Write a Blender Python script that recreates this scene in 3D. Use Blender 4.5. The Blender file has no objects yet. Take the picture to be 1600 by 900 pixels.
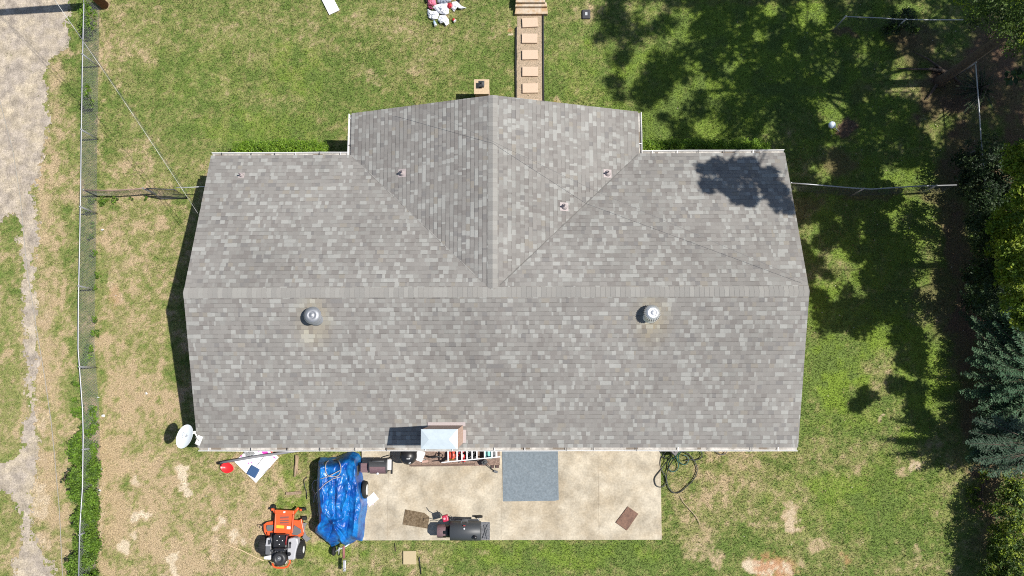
import bpy, math, random
import numpy as np
from mathutils import Vector, Matrix
R = random.Random(7); N = np.random.RandomState(11)
C = bpy.context.scene; COL = C.collection

# ---------------------------------------------------------------- camera
H, F, TILT, RY = 28.5, 1210.0, 0.1188, -0.0126
ct, st, cr, sr = math.cos(TILT), math.sin(TILT), math.cos(RY), math.sin(RY)
RT = Vector((cr, 0, sr)); UP = Vector((-sr*st, ct, cr*st)); FW = Vector((sr*ct, st, -cr*ct))
cd = bpy.data.cameras.new('camera'); cam = bpy.data.objects.new('camera', cd); COL.objects.link(cam)
m = Matrix((RT, UP, -FW)).transposed().to_4x4(); m.translation = (0, 0, H); cam.matrix_world = m
cd.sensor_width = 36; cd.lens = 36*F/1600; cd.clip_start = .5; cd.clip_end = 2000
C.camera = cam
C.cycles.filter_width = 1.05; C.cycles.use_denoising = False
# ---------------------------------------------------------------- light
SX, SY = -0.585, -0.037                       # shadow shift per metre of height
EL = math.atan(1/math.hypot(SX, SY))
w = bpy.data.worlds.new('World'); C.world = w; w.use_nodes = True
nt = w.node_tree; bg = nt.nodes['Background']
sky = nt.nodes.new('ShaderNodeTexSky'); sky.sky_type = 'NISHITA'; sky.sun_disc = False
sky.sun_elevation = EL; sky.sun_rotation = math.atan2(-SX, -SY); sky.air_density = 1.0; sky.dust_density = .6
nt.links.new(sky.outputs[0], bg.inputs[0]); bg.inputs[1].default_value = 0.086
sd = bpy.data.lights.new('sun', 'SUN'); sd.energy = 5.0; sd.angle = math.radians(.53); sd.color = (1, .955, .89)
so = bpy.data.objects.new('sun', sd); COL.objects.link(so)
so.rotation_euler = Vector((-SX, -SY, 1)).to_track_quat('Z', 'Y').to_euler()
C.view_settings.view_transform = 'Standard'; C.view_settings.look = 'None'
C.view_settings.exposure = 0.30; C.view_settings.gamma = 1

# ---------------------------------------------------------------- picture -> place
def at(px, py, z=0.0):
    d = RT*(px-800) + UP*(450-py) + FW*F
    t = (z-H)/d.z
    return Vector((d.x*t, d.y*t, z))
def px_of(x, y, z=0.0):                       # numpy: world -> picture, used to say where patches of ground lie
    zz = H-z
    x1 = x*cr-zz*sr; z1 = x*sr+zz*cr
    y2 = y*ct-z1*st; z2 = y*st+z1*ct
    return 800+F*x1/z2, 450-F*y2/z2

# ---------------------------------------------------------------- materials
MATS = {}
def mat(name, col, rough=.6, metal=0., noise=.0, nscale=20., bump=0., bscale=60., spec=.5, attr=None, col2=None, trans=0., fine=0., fscale=70.):
    if name in MATS: return MATS[name]
    M = bpy.data.materials.new(name); M.use_nodes = True; MATS[name] = M
    t = M.node_tree; L = t.links; b = t.nodes['Principled BSDF']
    b.inputs['Roughness'].default_value = rough; b.inputs['Metallic'].default_value = metal
    b.inputs['Specular IOR Level'].default_value = spec
    tc = t.nodes.new('ShaderNodeTexCoord')
    if attr:
        a = t.nodes.new('ShaderNodeAttribute'); a.attribute_name = attr; src = a.outputs['Color']
    else:
        g = t.nodes.new('ShaderNodeRGB'); g.outputs[0].default_value = (*col, 1); src = g.outputs[0]
    if noise or col2:
        n = t.nodes.new('ShaderNodeTexNoise'); n.inputs['Scale'].default_value = nscale; n.inputs['Detail'].default_value = 8; n.inputs['Roughness'].default_value = .65
        L.new(tc.outputs['Object'], n.inputs['Vector'])
        if col2:
            rp = t.nodes.new('ShaderNodeMapRange'); rp.inputs[1].default_value = .42; rp.inputs[2].default_value = .62
            L.new(n.outputs[0], rp.inputs[0])
            mx = t.nodes.new('ShaderNodeMix'); mx.data_type = 'RGBA'; L.new(rp.outputs[0], mx.inputs[0]); L.new(src, mx.inputs[6]); mx.inputs[7].default_value = (*col2, 1)
            src = mx.outputs[2]
        if noise:
            n2 = t.nodes.new('ShaderNodeTexNoise'); n2.inputs['Scale'].default_value = nscale*2.7; n2.inputs['Detail'].default_value = 6
            L.new(tc.outputs['Object'], n2.inputs['Vector'])
            mr = t.nodes.new('ShaderNodeMapRange'); mr.inputs[1].default_value = .25; mr.inputs[2].default_value = .75; mr.inputs[3].default_value = 1-noise; mr.inputs[4].default_value = 1+noise
            L.new(n2.outputs[0], mr.inputs[0])
            hv = t.nodes.new('ShaderNodeVectorMath'); hv.operation = 'SCALE'; L.new(src, hv.inputs[0]); L.new(mr.outputs[0], hv.inputs['Scale']); src = hv.outputs[0]
    if fine:
        n4 = t.nodes.new('ShaderNodeTexNoise'); n4.inputs['Scale'].default_value = fscale; n4.inputs['Detail'].default_value = 3
        L.new(tc.outputs['Object'], n4.inputs['Vector'])
        mr = t.nodes.new('ShaderNodeMapRange'); mr.inputs[1].default_value = .3; mr.inputs[2].default_value = .7; mr.inputs[3].default_value = 1-fine; mr.inputs[4].default_value = 1+fine
        L.new(n4.outputs[0], mr.inputs[0])
        hv = t.nodes.new('ShaderNodeVectorMath'); hv.operation = 'SCALE'; L.new(src, hv.inputs[0]); L.new(mr.outputs[0], hv.inputs['Scale']); src = hv.outputs[0]
    L.new(src, b.inputs['Base Color'])
    if bump:
        n3 = t.nodes.new('ShaderNodeTexNoise'); n3.inputs['Scale'].default_value = bscale; n3.inputs['Detail'].default_value = 6
        L.new(tc.outputs['Object'], n3.inputs['Vector'])
        bp = t.nodes.new('ShaderNodeBump'); bp.inputs['Strength'].default_value = bump; bp.inputs['Distance'].default_value = .02
        L.new(n3.outputs[0], bp.inputs['Height']); L.new(bp.outputs[0], b.inputs['Normal'])
    if trans:
        tl = t.nodes.new('ShaderNodeBsdfTranslucent'); L.new(src, tl.inputs[0])
        ms = t.nodes.new('ShaderNodeMixShader'); ms.inputs[0].default_value = trans
        L.new(b.outputs[0], ms.inputs[1]); L.new(tl.outputs[0], ms.inputs[2])
        L.new(ms.outputs[0], t.nodes['Material Output'].inputs[0])
    return M
def brick_mat(name, c1, c2, mortar, scale=4.2):
    M = bpy.data.materials.new(name); M.use_nodes = True; t = M.node_tree; L = t.links; b = t.nodes['Principled BSDF']; b.inputs['Roughness'].default_value = .85
    g = t.nodes.new('ShaderNodeNewGeometry'); sp = t.nodes.new('ShaderNodeSeparateXYZ'); L.new(g.outputs['Position'], sp.inputs[0])
    ad = t.nodes.new('ShaderNodeMath'); ad.operation = 'ADD'; L.new(sp.outputs[0], ad.inputs[0]); L.new(sp.outputs[1], ad.inputs[1])
    cb = t.nodes.new('ShaderNodeCombineXYZ'); L.new(ad.outputs[0], cb.inputs[0]); L.new(sp.outputs[2], cb.inputs[1])
    br = t.nodes.new('ShaderNodeTexBrick'); L.new(cb.outputs[0], br.inputs[0]); br.inputs['Scale'].default_value = 1
    br.inputs['Color1'].default_value = (*c1, 1); br.inputs['Color2'].default_value = (*c2, 1); br.inputs['Mortar'].default_value = (*mortar, 1)
    br.inputs['Brick Width'].default_value = .21; br.inputs['Row Height'].default_value = .075; br.inputs['Mortar Size'].default_value = .006
    L.new(br.outputs[0], b.inputs['Base Color']); MATS[name] = M
    return M
BRICK = brick_mat('brick', (.44, .26, .19), (.54, .36, .27), (.5, .44, .38))
WHITE = mat('white_paint', (.78, .77, .74), .45, noise=.05, nscale=6, col2=None)
SHING = mat('shingles', (0, 0, 0), .92, attr='Col', noise=.14, nscale=45, bump=.3, bscale=220, spec=.25)
STEEL = mat('galvanised_steel', (.38, .39, .40), .5, metal=.6, noise=.1, nscale=9)
ALU = mat('aluminium', (.78, .78, .78), .4, metal=.35, noise=.06)
BLACK = mat('black_enamel', (.016, .016, .018), .38, noise=.2)
DGREY = mat('dark_grey_metal', (.045, .048, .052), .5, noise=.2, nscale=12)
RUBBER = mat('rubber', (.014, .014, .013), .8, noise=.2)
ORANGE = mat('orange_paint', (.70, .105, .028), .35, noise=.08, nscale=14)
GREYP = mat('grey_plastic', (.12, .125, .13), .5, noise=.1)
SILVER = mat('silver_plastic', (.4, .4, .41), .4, noise=.08)
RED = mat('red_plastic', (.55, .02, .025), .35, noise=.1)
MAUVE = mat('sunfaded_enamel', (.17, .105, .115), .7, noise=.15, nscale=30, col2=(.13, .075, .08))
CLOTHW = mat('white_cloth', (.78, .79, .82), .9, noise=.03)
YELLOW = mat('yellow_plastic', (.75, .45, .03), .5)
WOOD = mat('weathered_wood', (.3, .22, .15), .85, noise=.3, nscale=18, col2=(.2, .14, .09))
BARK = mat('bark', (.12, .09, .065), .95, noise=.35, nscale=12, col2=(.07, .05, .038), bump=.8, bscale=14)
CONC = None

# ---------------------------------------------------------------- objects
def woff(p):
    v = Vector((0, 0, 0))
    while p is not None: v += p.location; p = p.parent
    return v
def tag(o, label=None, cat=None, group=None, kind=None):
    if label: o['label'] = label
    if cat: o['category'] = cat
    if group: o['group'] = group
    if kind: o['kind'] = kind
    return o
def thing(name, label, cat, loc, group=None):
    o = bpy.data.objects.new(name, None); COL.objects.link(o); o.location = loc; o.empty_display_size = .2
    return tag(o, label, cat, group)
class MB:
    def __init__(s): s.v = []; s.f = []; s.sm = []; s.c = []; s.cc = None
    def add(s, vs, fs, smooth=False):
        n = len(s.v); s.v += [tuple(v) for v in vs]; s.f += [tuple(i+n for i in f) for f in fs]; s.sm += [smooth]*len(fs)
        return s
    def box(s, c, d, rz=0., rx=0., ry=0.):
        m = Matrix.Rotation(rz, 3, 'Z') @ Matrix.Rotation(ry, 3, 'Y') @ Matrix.Rotation(rx, 3, 'X')
        c = Vector(c); vs = [c+m@Vector((x*d[0]/2, y*d[1]/2, z*d[2]/2)) for x in (-1, 1) for y in (-1, 1) for z in (-1, 1)]
        return s.add(vs, [(0, 1, 3, 2), (4, 6, 7, 5), (0, 4, 5, 1), (2, 3, 7, 6), (0, 2, 6, 4), (1, 5, 7, 3)])
    def prism(s, poly, z0, z1):                  # poly of Vectors (x,y) at any z
        n = len(poly); a = sum(poly[i][0]*poly[(i+1) % n][1]-poly[(i+1) % n][0]*poly[i][1] for i in range(n))
        if a < 0: poly = poly[::-1]
        vs = [(p[0], p[1], z0) for p in poly]+[(p[0], p[1], z1) for p in poly]
        return s.add(vs, [tuple(range(n))[::-1], tuple(range(n, 2*n))]+[(i, (i+1) % n, n+(i+1) % n, n+i) for i in range(n)])
    def tube(s, pts, r, k=8, cap=True):
        pts = [Vector(p) for p in pts]; n = len(pts); rs = r if isinstance(r, (list, tuple)) else [r]*n
        vs = []; up = Vector((.13, .21, .97)).normalized()
        for i, p in enumerate(pts):
            t = (pts[min(i+1, n-1)]-pts[max(i-1, 0)]).normalized()
            a = t.cross(up);
            if a.length < .05: a = t.cross(Vector((1, 0, 0)))
            a.normalize(); b = t.cross(a)
            vs += [p+(a*math.cos(2*math.pi*j/k)+b*math.sin(2*math.pi*j/k))*rs[i] for j in range(k)]
        fs = [(i*k+j, (i+1)*k+j, (i+1)*k+(j+1) % k, i*k+(j+1) % k) for i in range(n-1) for j in range(k)]
        s.add(vs, fs, k > 4)
        if cap:
            m = len(s.v)-len(vs); s.f += [tuple(m+j for j in range(k)), tuple(m+(n-1)*k+j for j in range(k))[::-1]]; s.sm += [False, False]
        return s
    def lathe(s, c, prof, k=24, axis='z', cap=True):   # prof = [(r,h)...]
        c = Vector(c); vs = []
        for r, h in prof:
            for j in range(k):
                a = 2*math.pi*j/k
                q = Vector((r*math.cos(a), r*math.sin(a), h))
                if axis == 'x': q = Vector((h, r*math.cos(a), r*math.sin(a)))
                if axis == 'y': q = Vector((r*math.cos(a), h, r*math.sin(a)))
                vs.append(c+q)
        n = len(prof)
        s.add(vs, [(i*k+j, i*k+(j+1) % k, (i+1)*k+(j+1) % k, (i+1)*k+j) for i in range(n-1) for j in range(k)], True)
        if cap:
            m = len(s.v)-len(vs); s.f += [tuple(m+j for j in range(k))[::-1], tuple(m+(n-1)*k+j for j in range(k))]; s.sm += [False, False]
        return s
    def build(s, name, mt, parent=None, local=False, bevel=0, loc=None):
        me = bpy.data.meshes.new(name)
        o = bpy.data.objects.new(name, me); COL.objects.link(o)
        off = Vector((0, 0, 0))
        if parent is not None and not local: off = woff(parent)
        if parent is None:
            if loc is None:
                a = np.array(s.v); loc = ((a[:, 0].min()+a[:, 0].max())/2, (a[:, 1].min()+a[:, 1].max())/2, a[:, 2].min())
            off = Vector(loc); o.location = off
        else: o.parent = parent
        me.from_pydata([(x-off.x, y-off.y, z-off.z) for x, y, z in s.v], [], s.f)
        me.polygons.foreach_set('use_smooth', s.sm)
        me.materials.append(mt if not isinstance(mt, str) else MATS[mt]); me.update()
        if bevel:
            b = o.modifiers.new('bevel', 'BEVEL'); b.width = bevel; b.segments = 2; b.limit_method = 'ANGLE'
        return o
def fast(name, V, mt, cols=None, parent=None, kind=None, smooth=False, off=None):
    """V (n,k,3): n separate k-gons; cols (n,3)"""
    n, k, _ = V.shape
    if off is None: off = Vector((0, 0, 0))
    me = bpy.data.meshes.new(name); me.vertices.add(n*k); me.loops.add(n*k); me.polygons.add(n)
    me.vertices.foreach_set('co', (V-np.array(off)).astype(np.float32).ravel())
    me.loops.foreach_set('vertex_index', np.arange(n*k, dtype=np.int32))
    me.polygons.foreach_set('loop_start', np.arange(0, n*k, k, dtype=np.int32))
    try: me.polygons.foreach_set('loop_total', np.full(n, k, dtype=np.int32))
    except Exception: pass
    if cols is not None:
        a = me.attributes.new('Col', 'FLOAT_COLOR', 'POINT'); c = np.ones((n, k, 4), np.float32); c[:, :, :3] = cols[:, None, :]
        a.data.foreach_set('color', c.ravel())
    me.update(calc_edges=True); me.materials.append(mt)
    o = bpy.data.objects.new(name, me); COL.objects.link(o)
    if parent is not None: o.parent = parent
    if kind: o['kind'] = kind
    return o

# ---------------------------------------------------------------- noise in numpy
_T = N.rand(256, 256)
def vnoise(x, y, s, seed=0):
    x = x*s+seed*17.3; y = y*s+seed*9.1; xi = np.floor(x).astype(int); yi = np.floor(y).astype(int); fx = x-xi; fy = y-yi
    fx = fx*fx*(3-2*fx); fy = fy*fy*(3-2*fy); g = lambda a, b: _T[(a+seed*31) % 256, (b+seed*57) % 256]
    return (g(xi, yi)*(1-fx)+g(xi+1, yi)*fx)*(1-fy)+(g(xi, yi+1)*(1-fx)+g(xi+1, yi+1)*fx)*fy
def fbm(x, y, s, seed=0, o=4):
    v = 0; a = .5; t = 0
    for i in range(o): v = v+a*vnoise(x, y, s*2**i, seed+i*3); t += a; a *= .55
    return v/t
def sstep(a, b, x): t = np.clip((x-a)/(b-a), 0, 1); return t*t*(3-2*t)
def inpoly(x, y, poly):
    c = np.zeros(x.shape, bool); n = len(poly)
    for i in range(n):
        x1, y1 = poly[i]; x2, y2 = poly[(i+1) % n]
        if y1 == y2: continue
        c ^= ((y1 > y) != (y2 > y)) & (x < (x2-x1)*(y-y1)/(y2-y1)+x1)
    return c

# ---------------------------------------------------------------- what the ground is made of
# (px, py, rx, ry, amount) of worn patches, in the order: bare sandy soil
BARE = [(80, 560, 9, 90, .52), (84, 760, 9, 110, .55), (100, 870, 12, 50, .5), (40, 500, 12, 120, .5), (300, 800, 30, 14, .5), (240, 850, 20, 18, .5), (180, 700, 14, 30, .42), (250, 690, 16, 12, .42), (320, 890, 30, 12, .45), (385, 800, 12, 20, .45), (98, 85, 26, 12, .62), (84, 120, 12, 40, .6), (84, 180, 12, 30, .5), (74, 225, 10, 30, .6), (62, 285, 10, 30, .6), (66, 350, 9, 40, .55), (66, 420, 9, 40, .6), (70, 480, 10, 40, .65), (66, 540, 12, 50, .6), (62, 600, 14, 40, .65), (64, 660, 12, 40, .7), (66, 720, 14, 30, .65), (60, 790, 14, 50, .75), (72, 850, 16, 26, .7), (32, 850, 10, 50, .6), (28, 420, 10, 40, .45), (40, 560, 10, 60, .5), (40, 640, 10, 40, .5), (85, 620, 10, 60, .45), (82, 700, 10, 50, .5), (88, 790, 10, 60, .45), (78, 400, 8, 80, .35), (283, 745, 14, 20, 1), (292, 765, 12, 14, 1), (352, 820, 20, 24, 1), (360, 840, 16, 14, .9), (270, 875, 12, 42, .9), (215, 805, 22, 14, .95), (212, 757, 9, 8, .8), (193, 852, 10, 10, .95), (214, 835, 7, 8, .8), (338, 868, 10, 10, .7), (338, 850, 8, 10, .7),
        (180, 455, 14, 30, .65), (186, 510, 18, 28, .45), (200, 590, 18, 30, .5), (195, 640, 22, 22, .5), (185, 400, 22, 26, .4), (215, 350, 16, 10, .4), (155, 245, 3, 90, .55), (156, 60, 4, 80, .6), (159, 800, 4, 90, .7), (200, 18, 30, 10, .5), (165, 14, 10, 14, .6),
        (430, 33, 13, 13, .45), (488, 38, 12, 12, .5), (586, 112, 20, 12, .45), (650, 105, 13, 16, .5), (702, 82, 12, 12, .35), (600, 92, 8, 5, .35), (440, 872, 14, 14, .55), (500, 878, 12, 9, .3), (460, 782, 10, 8, .5), (740, 30, 12, 20, .35),
        (1095, 862, 34, 26, .62), (1112, 835, 22, 26, .5), (1237, 815, 16, 22, .75), (1200, 888, 40, 16, .9), (1255, 880, 14, 14, .6), (1278, 855, 12, 10, .6), (1330, 882, 16, 14, .4), (1370, 705, 12, 20, .5), (1405, 690, 14, 20, .5), (1438, 722, 16, 12, .75), (1412, 735, 10, 7, .6), (1455, 690, 14, 16, .5), (1475, 890, 22, 10, .55), (1405, 880, 10, 14, .5), (1436, 868, 9, 12, .5), (1340, 735, 8, 8, .5), (1380, 652, 9, 6, .7), (1385, 668, 12, 8, .4), (1265, 545, 10, 8, .4), (1293, 735, 10, 10, .35), (1462, 806, 9, 7, .45),
        (1160, 735, 16, 20, .45), (1115, 705, 40, 10, .5), (1090, 740, 14, 16, .5), (1060, 760, 12, 20, .5), (1170, 770, 26, 14, .35), (1200, 720, 16, 12, .35), (1090, 795, 10, 16, .4), (1140, 790, 10, 10, .3), (1195, 745, 20, 14, .3),
        (890, 878, 10, 8, .5), (760, 868, 12, 7, .45), (1120, 862, 10, 10, .3), (520, 880, 14, 8, .2), (600, 880, 20, 10, .3), (930, 20, 16, 14, .55), (943, 15, 10, 14, .4), (797, 50, 5, 3, .9), (865, 155, 6, 3, .7), (915, 22, 14, 16, .5), (192, 256, 4, 5, .6)]
CHIPS = [(1206, 890, 34, 18, 1), (1322, 880, 10, 8, .7), (1195, 875, 20, 12, .8), (797, 50, 6, 4, 1), (180, 460, 12, 24, .35), (60, 880, 12, 12, .1), (865, 155, 6, 3, .8)]
LITTER = [(1320, 52, 22, 8, .7), (1435, 70, 45, 40, .7), (1480, 150, 60, 60, .85), (1500, 230, 40, 60, .8), (1560, 120, 60, 90, .9), (1345, 140, 16, 16, .3), (1325, 200, 18, 18, .95), (1480, 300, 30, 60, .7), (1350, 302, 90, 6, .6), (1275, 315, 30, 9, .5), (1500, 400, 30, 80, .85), (1505, 520, 25, 90, .9), (1520, 640, 25, 60, .8), (1545, 760, 22, 60, .85), (1310, 262, 30, 26, .6), (1200, 3, 160, 6, .3), (1250, 330, 14, 24, .5), (1580, 500, 70, 400, .9), (1555, 850, 20, 60, .6), (1470, 460, 30, 80, .5)]
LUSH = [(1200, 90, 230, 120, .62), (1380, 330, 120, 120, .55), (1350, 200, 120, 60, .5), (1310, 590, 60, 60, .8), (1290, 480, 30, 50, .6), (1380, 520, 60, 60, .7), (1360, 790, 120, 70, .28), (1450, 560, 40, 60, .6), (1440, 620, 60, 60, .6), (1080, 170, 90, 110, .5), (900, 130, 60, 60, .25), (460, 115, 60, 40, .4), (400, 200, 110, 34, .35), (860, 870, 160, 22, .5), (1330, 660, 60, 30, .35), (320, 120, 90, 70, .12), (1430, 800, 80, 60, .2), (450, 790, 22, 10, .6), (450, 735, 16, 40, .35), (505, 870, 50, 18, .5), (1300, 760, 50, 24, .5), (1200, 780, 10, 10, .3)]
DRY = [(215, 550, 85, 330, .62), (300, 820, 130, 110, .62), (75, 400, 40, 420, .66), (400, 740, 60, 50, .4), (1140, 770, 120, 90, .5), (1230, 760, 60, 40, .35), (640, 875, 80, 25, .5), (190, 60, 60, 80, .35), (420, 50, 100, 50, .25), (640, 60, 120, 80, .22), (930, 130, 50, 50, .22), (250, 260, 100, 60, .2), (1300, 710, 60, 60, .3), (480, 145, 200, 100, .12), (450, 870, 50, 30, .4), (20, 560, 40, 160, .42), (25, 850, 20, 50, .1)]
def blobs(L, px, py, wx, wy, seed, rag=.9):
    out = np.zeros(px.shape); nz = fbm(wx, wy, 1.6, seed, 5)-.5
    px = px+26*(fbm(wx, wy, 1.9, seed+60, 4)-.5)+8*(fbm(wx, wy, 7., seed+80, 2)-.5); py = py+26*(fbm(wx, wy, 1.9, seed+70, 4)-.5)+8*(fbm(wx, wy, 7., seed+90, 2)-.5)
    for a, b, rx, ry, k in L:
        d = np.sqrt(((px-a)/rx)**2+((py-b)/ry)**2)
        out = np.maximum(out, k*sstep(1.25, .55, d+nz*rag*1.8))
    return out
def lerp(a, b, t): return a*(1-t)[..., None]+np.array(b)*t[..., None]
def albedo(x, y):
    px, py = px_of(x, y)
    n1 = fbm(x, y, .35, 1); n2 = fbm(x, y, 1.7, 2); n3 = fbm(x, y, 5., 5, 3); n4 = fbm(x, y, 9., 8, 2)
    lush = blobs(LUSH, px, py, x, y, 3); dry = blobs(DRY, px, py, x, y, 9); bare = blobs(BARE, px, py, x, y, 13, 1.3)
    lit = blobs(LITTER, px, py, x, y, 21); chips = blobs(CHIPS, px, py, x, y, 17, 1.0)
    nf = fbm(x, y, 3.3, 31, 6); ng = fbm(x, y, 14., 40, 3)
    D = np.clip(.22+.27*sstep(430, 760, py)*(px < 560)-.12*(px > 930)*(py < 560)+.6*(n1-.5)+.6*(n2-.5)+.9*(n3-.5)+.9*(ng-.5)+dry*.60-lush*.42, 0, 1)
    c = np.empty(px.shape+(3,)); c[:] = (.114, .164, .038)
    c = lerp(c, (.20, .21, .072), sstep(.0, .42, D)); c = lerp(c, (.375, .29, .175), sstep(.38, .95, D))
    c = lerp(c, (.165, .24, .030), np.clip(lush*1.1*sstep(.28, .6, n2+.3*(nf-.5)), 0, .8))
    B = sstep(-.22, .26, np.maximum(bare, .52*sstep(.35, .62, n2)*(dry > .3)*sstep(.3, .7, D))*1.12-.62*nf-.62*ng)
    pale = sstep(.6, .95, bare-.3*(ng-.5)); sand = np.empty(c.shape); sand[:] = (.36, .27, .165)
    sand = lerp(sand, (.5, .42, .3), pale)
    c = c*(1-B)[..., None]+sand*B[..., None]
    c = lerp(c, (.37, .19, .10), chips*.8*sstep(.3, .5, n4))
    L = np.clip(lit*(.55+.9*n2), 0, 1); c = lerp(c, (.13, .085, .055), L)
    return c, np.clip(1-B*1.1, 0, 1)*(1-.85*L)*(1-chips), D
# road outline
ROADR = [(112, -60), (108, 0), (104, 25), (108, 60), (98, 75), (80, 90), (74, 110), (72, 135), (74, 165), (80, 185), (70, 210), (64, 240), (60, 270), (48, 300), (50, 320), (60, 345), (58, 380), (54, 410), (56, 440), (58, 470), (60, 500), (58, 530), (60, 560), (56, 590), (50, 620), (56, 650), (58, 680), (55, 710), (54, 740), (50, 770), (47, 800), (46, 830), (58, 850), (70, 870), (82, 890), (90, 960)]
ROADL = [(-60, 960), (-60, 905), (28, 900), (20, 880), (36, 850), (34, 810), (28, 790), (10, 770), (-60, 765), (-60, 722), (20, 718), (34, 700), (36, 670), (44, 640), (44, 600), (42, 570), (38, 540), (38, 500), (34, 470), (35, 430), (36, 400), (34, 370), (32, 335), (15, 330), (0, 345), (-60, 350), (-60, -60)]
ROAD = ROADR+ROADL

def ground():
    def axis(lo, hi, a, b, s):
        mid = np.arange(a, b, s); return np.concatenate([np.array([lo, lo/2, lo/4, a-20, a-8, a-3]), mid, np.array([b+3, b+8, b+20, hi/4, hi/2, hi])])
    xs = axis(-600, 600, -22, 22, .065); ys = axis(-600, 600, -13, 17, .065)
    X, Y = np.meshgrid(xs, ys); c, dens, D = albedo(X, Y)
    Z = (fbm(X, Y, 1.1, 4, 4)-.5)*.05*(np.abs(X) < 22)-.03
    far = (np.abs(X) > 21.9) | (Y < -12.9) | (Y > 16.9); c[far] = (.15, .165, .06)
    hx, hy = HC; ins = (np.abs(X-hx) < 10) & (np.abs(Y-hy) < 5.4)
    Z = np.where(ins, -.05, Z)
    nx, ny = len(xs), len(ys); V = np.stack([X, Y, Z], -1).reshape(-1, 3)
    idx = np.arange(nx*ny).reshape(ny, nx); Fc = np.stack([idx[:-1, :-1], idx[:-1, 1:], idx[1:, 1:], idx[1:, :-1]], -1).reshape(-1, 4)
    me = bpy.data.meshes.new('ground'); me.vertices.add(len(V)); me.vertices.foreach_set('co', V.astype(np.float32).ravel())
    me.loops.add(Fc.size); me.loops.foreach_set('vertex_index', Fc.astype(np.int32).ravel()); me.polygons.add(len(Fc))
    me.polygons.foreach_set('loop_start', np.arange(0, Fc.size, 4, dtype=np.int32)); me.polygons.foreach_set('use_smooth', np.ones(len(Fc), bool))
    a = me.attributes.new('Col', 'FLOAT_COLOR', 'POINT'); cc = np.ones((len(V), 4), np.float32); cc[:, :3] = c.reshape(-1, 3); a.data.foreach_set('color', cc.ravel())
    me.update(calc_edges=True)
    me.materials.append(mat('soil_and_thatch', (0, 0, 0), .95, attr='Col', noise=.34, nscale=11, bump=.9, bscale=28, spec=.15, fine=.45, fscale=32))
    o = bpy.data.objects.new('ground', me); COL.objects.link(o); o['kind'] = 'structure'
HC = (-.845, 2.762)
PATIO = [(565, 690), (1032, 690), (1034, 843.5), (565, 844.5)]
PATH = [(808, 25), (849, 24), (849.5, 165), (807.5, 165)]

def grass(n=640000):
    x = N.uniform(-20.5, 20.5, n); y = N.uniform(-11, 15.2, n)
    c, dens, D = albedo(x, y); px, py = px_of(x, y)
    keep = N.rand(n) < dens
    hx, hy = HC; keep &= ~((np.abs(x-hx) < 9.4) & (np.abs(y-hy) < 4.5)); keep &= ~((np.abs(x-hx) < 4.5) & (y > hy) & (y < hy+6.0))
    keep &= ~inpoly(px, py, PATIO); keep &= ~(inpoly(px, py, PATH) & (N.rand(n) > .12)); keep &= ~(inpoly(px, py, ROAD) & (N.rand(n) > .01))
    keep &= ~((abs(px-640) < 11) & (abs(py-871) < 11)); keep &= ~((abs(px-916) < 8) & (abs(py-21) < 8)) 
    x, y, c, D = x[keep], y[keep], c[keep], D[keep]; n = len(x)
    L = N.uniform(.035, .085, n)*(1.15-.5*D); a = N.uniform(0, 2*math.pi, n); lean = N.uniform(.3, 1.0, n)
    wd = N.uniform(.005, .013, n)
    bx = np.stack([x, y, np.full(n, -.02)], -1); dirv = np.stack([np.cos(a)*lean, np.sin(a)*lean, np.sqrt(1.05-lean**2)+.1], -1); side = np.stack([-np.sin(a), np.cos(a), np.zeros(n)], -1)
    tip = bx+dirv*L[:, None]
    V = np.stack([bx-side*wd[:, None], bx+side*wd[:, None], tip+side*wd[:, None]*.25], 1)
    var = N.uniform(.45, 1.8, n)[:, None]; pale = (N.rand(n) < .04+.32*D)[:, None]
    col = np.where(pale, c*.5+np.array((.30, .26, .13))*.55, c*var)
    fast('grass', V, mat('grass_blades', (0, 0, 0), .75, attr='Col', trans=.25, spec=.2), col, kind='stuff')['label'] = 'mown lawn grass with dry and bare patches around the house'
ground()
grass()

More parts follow.
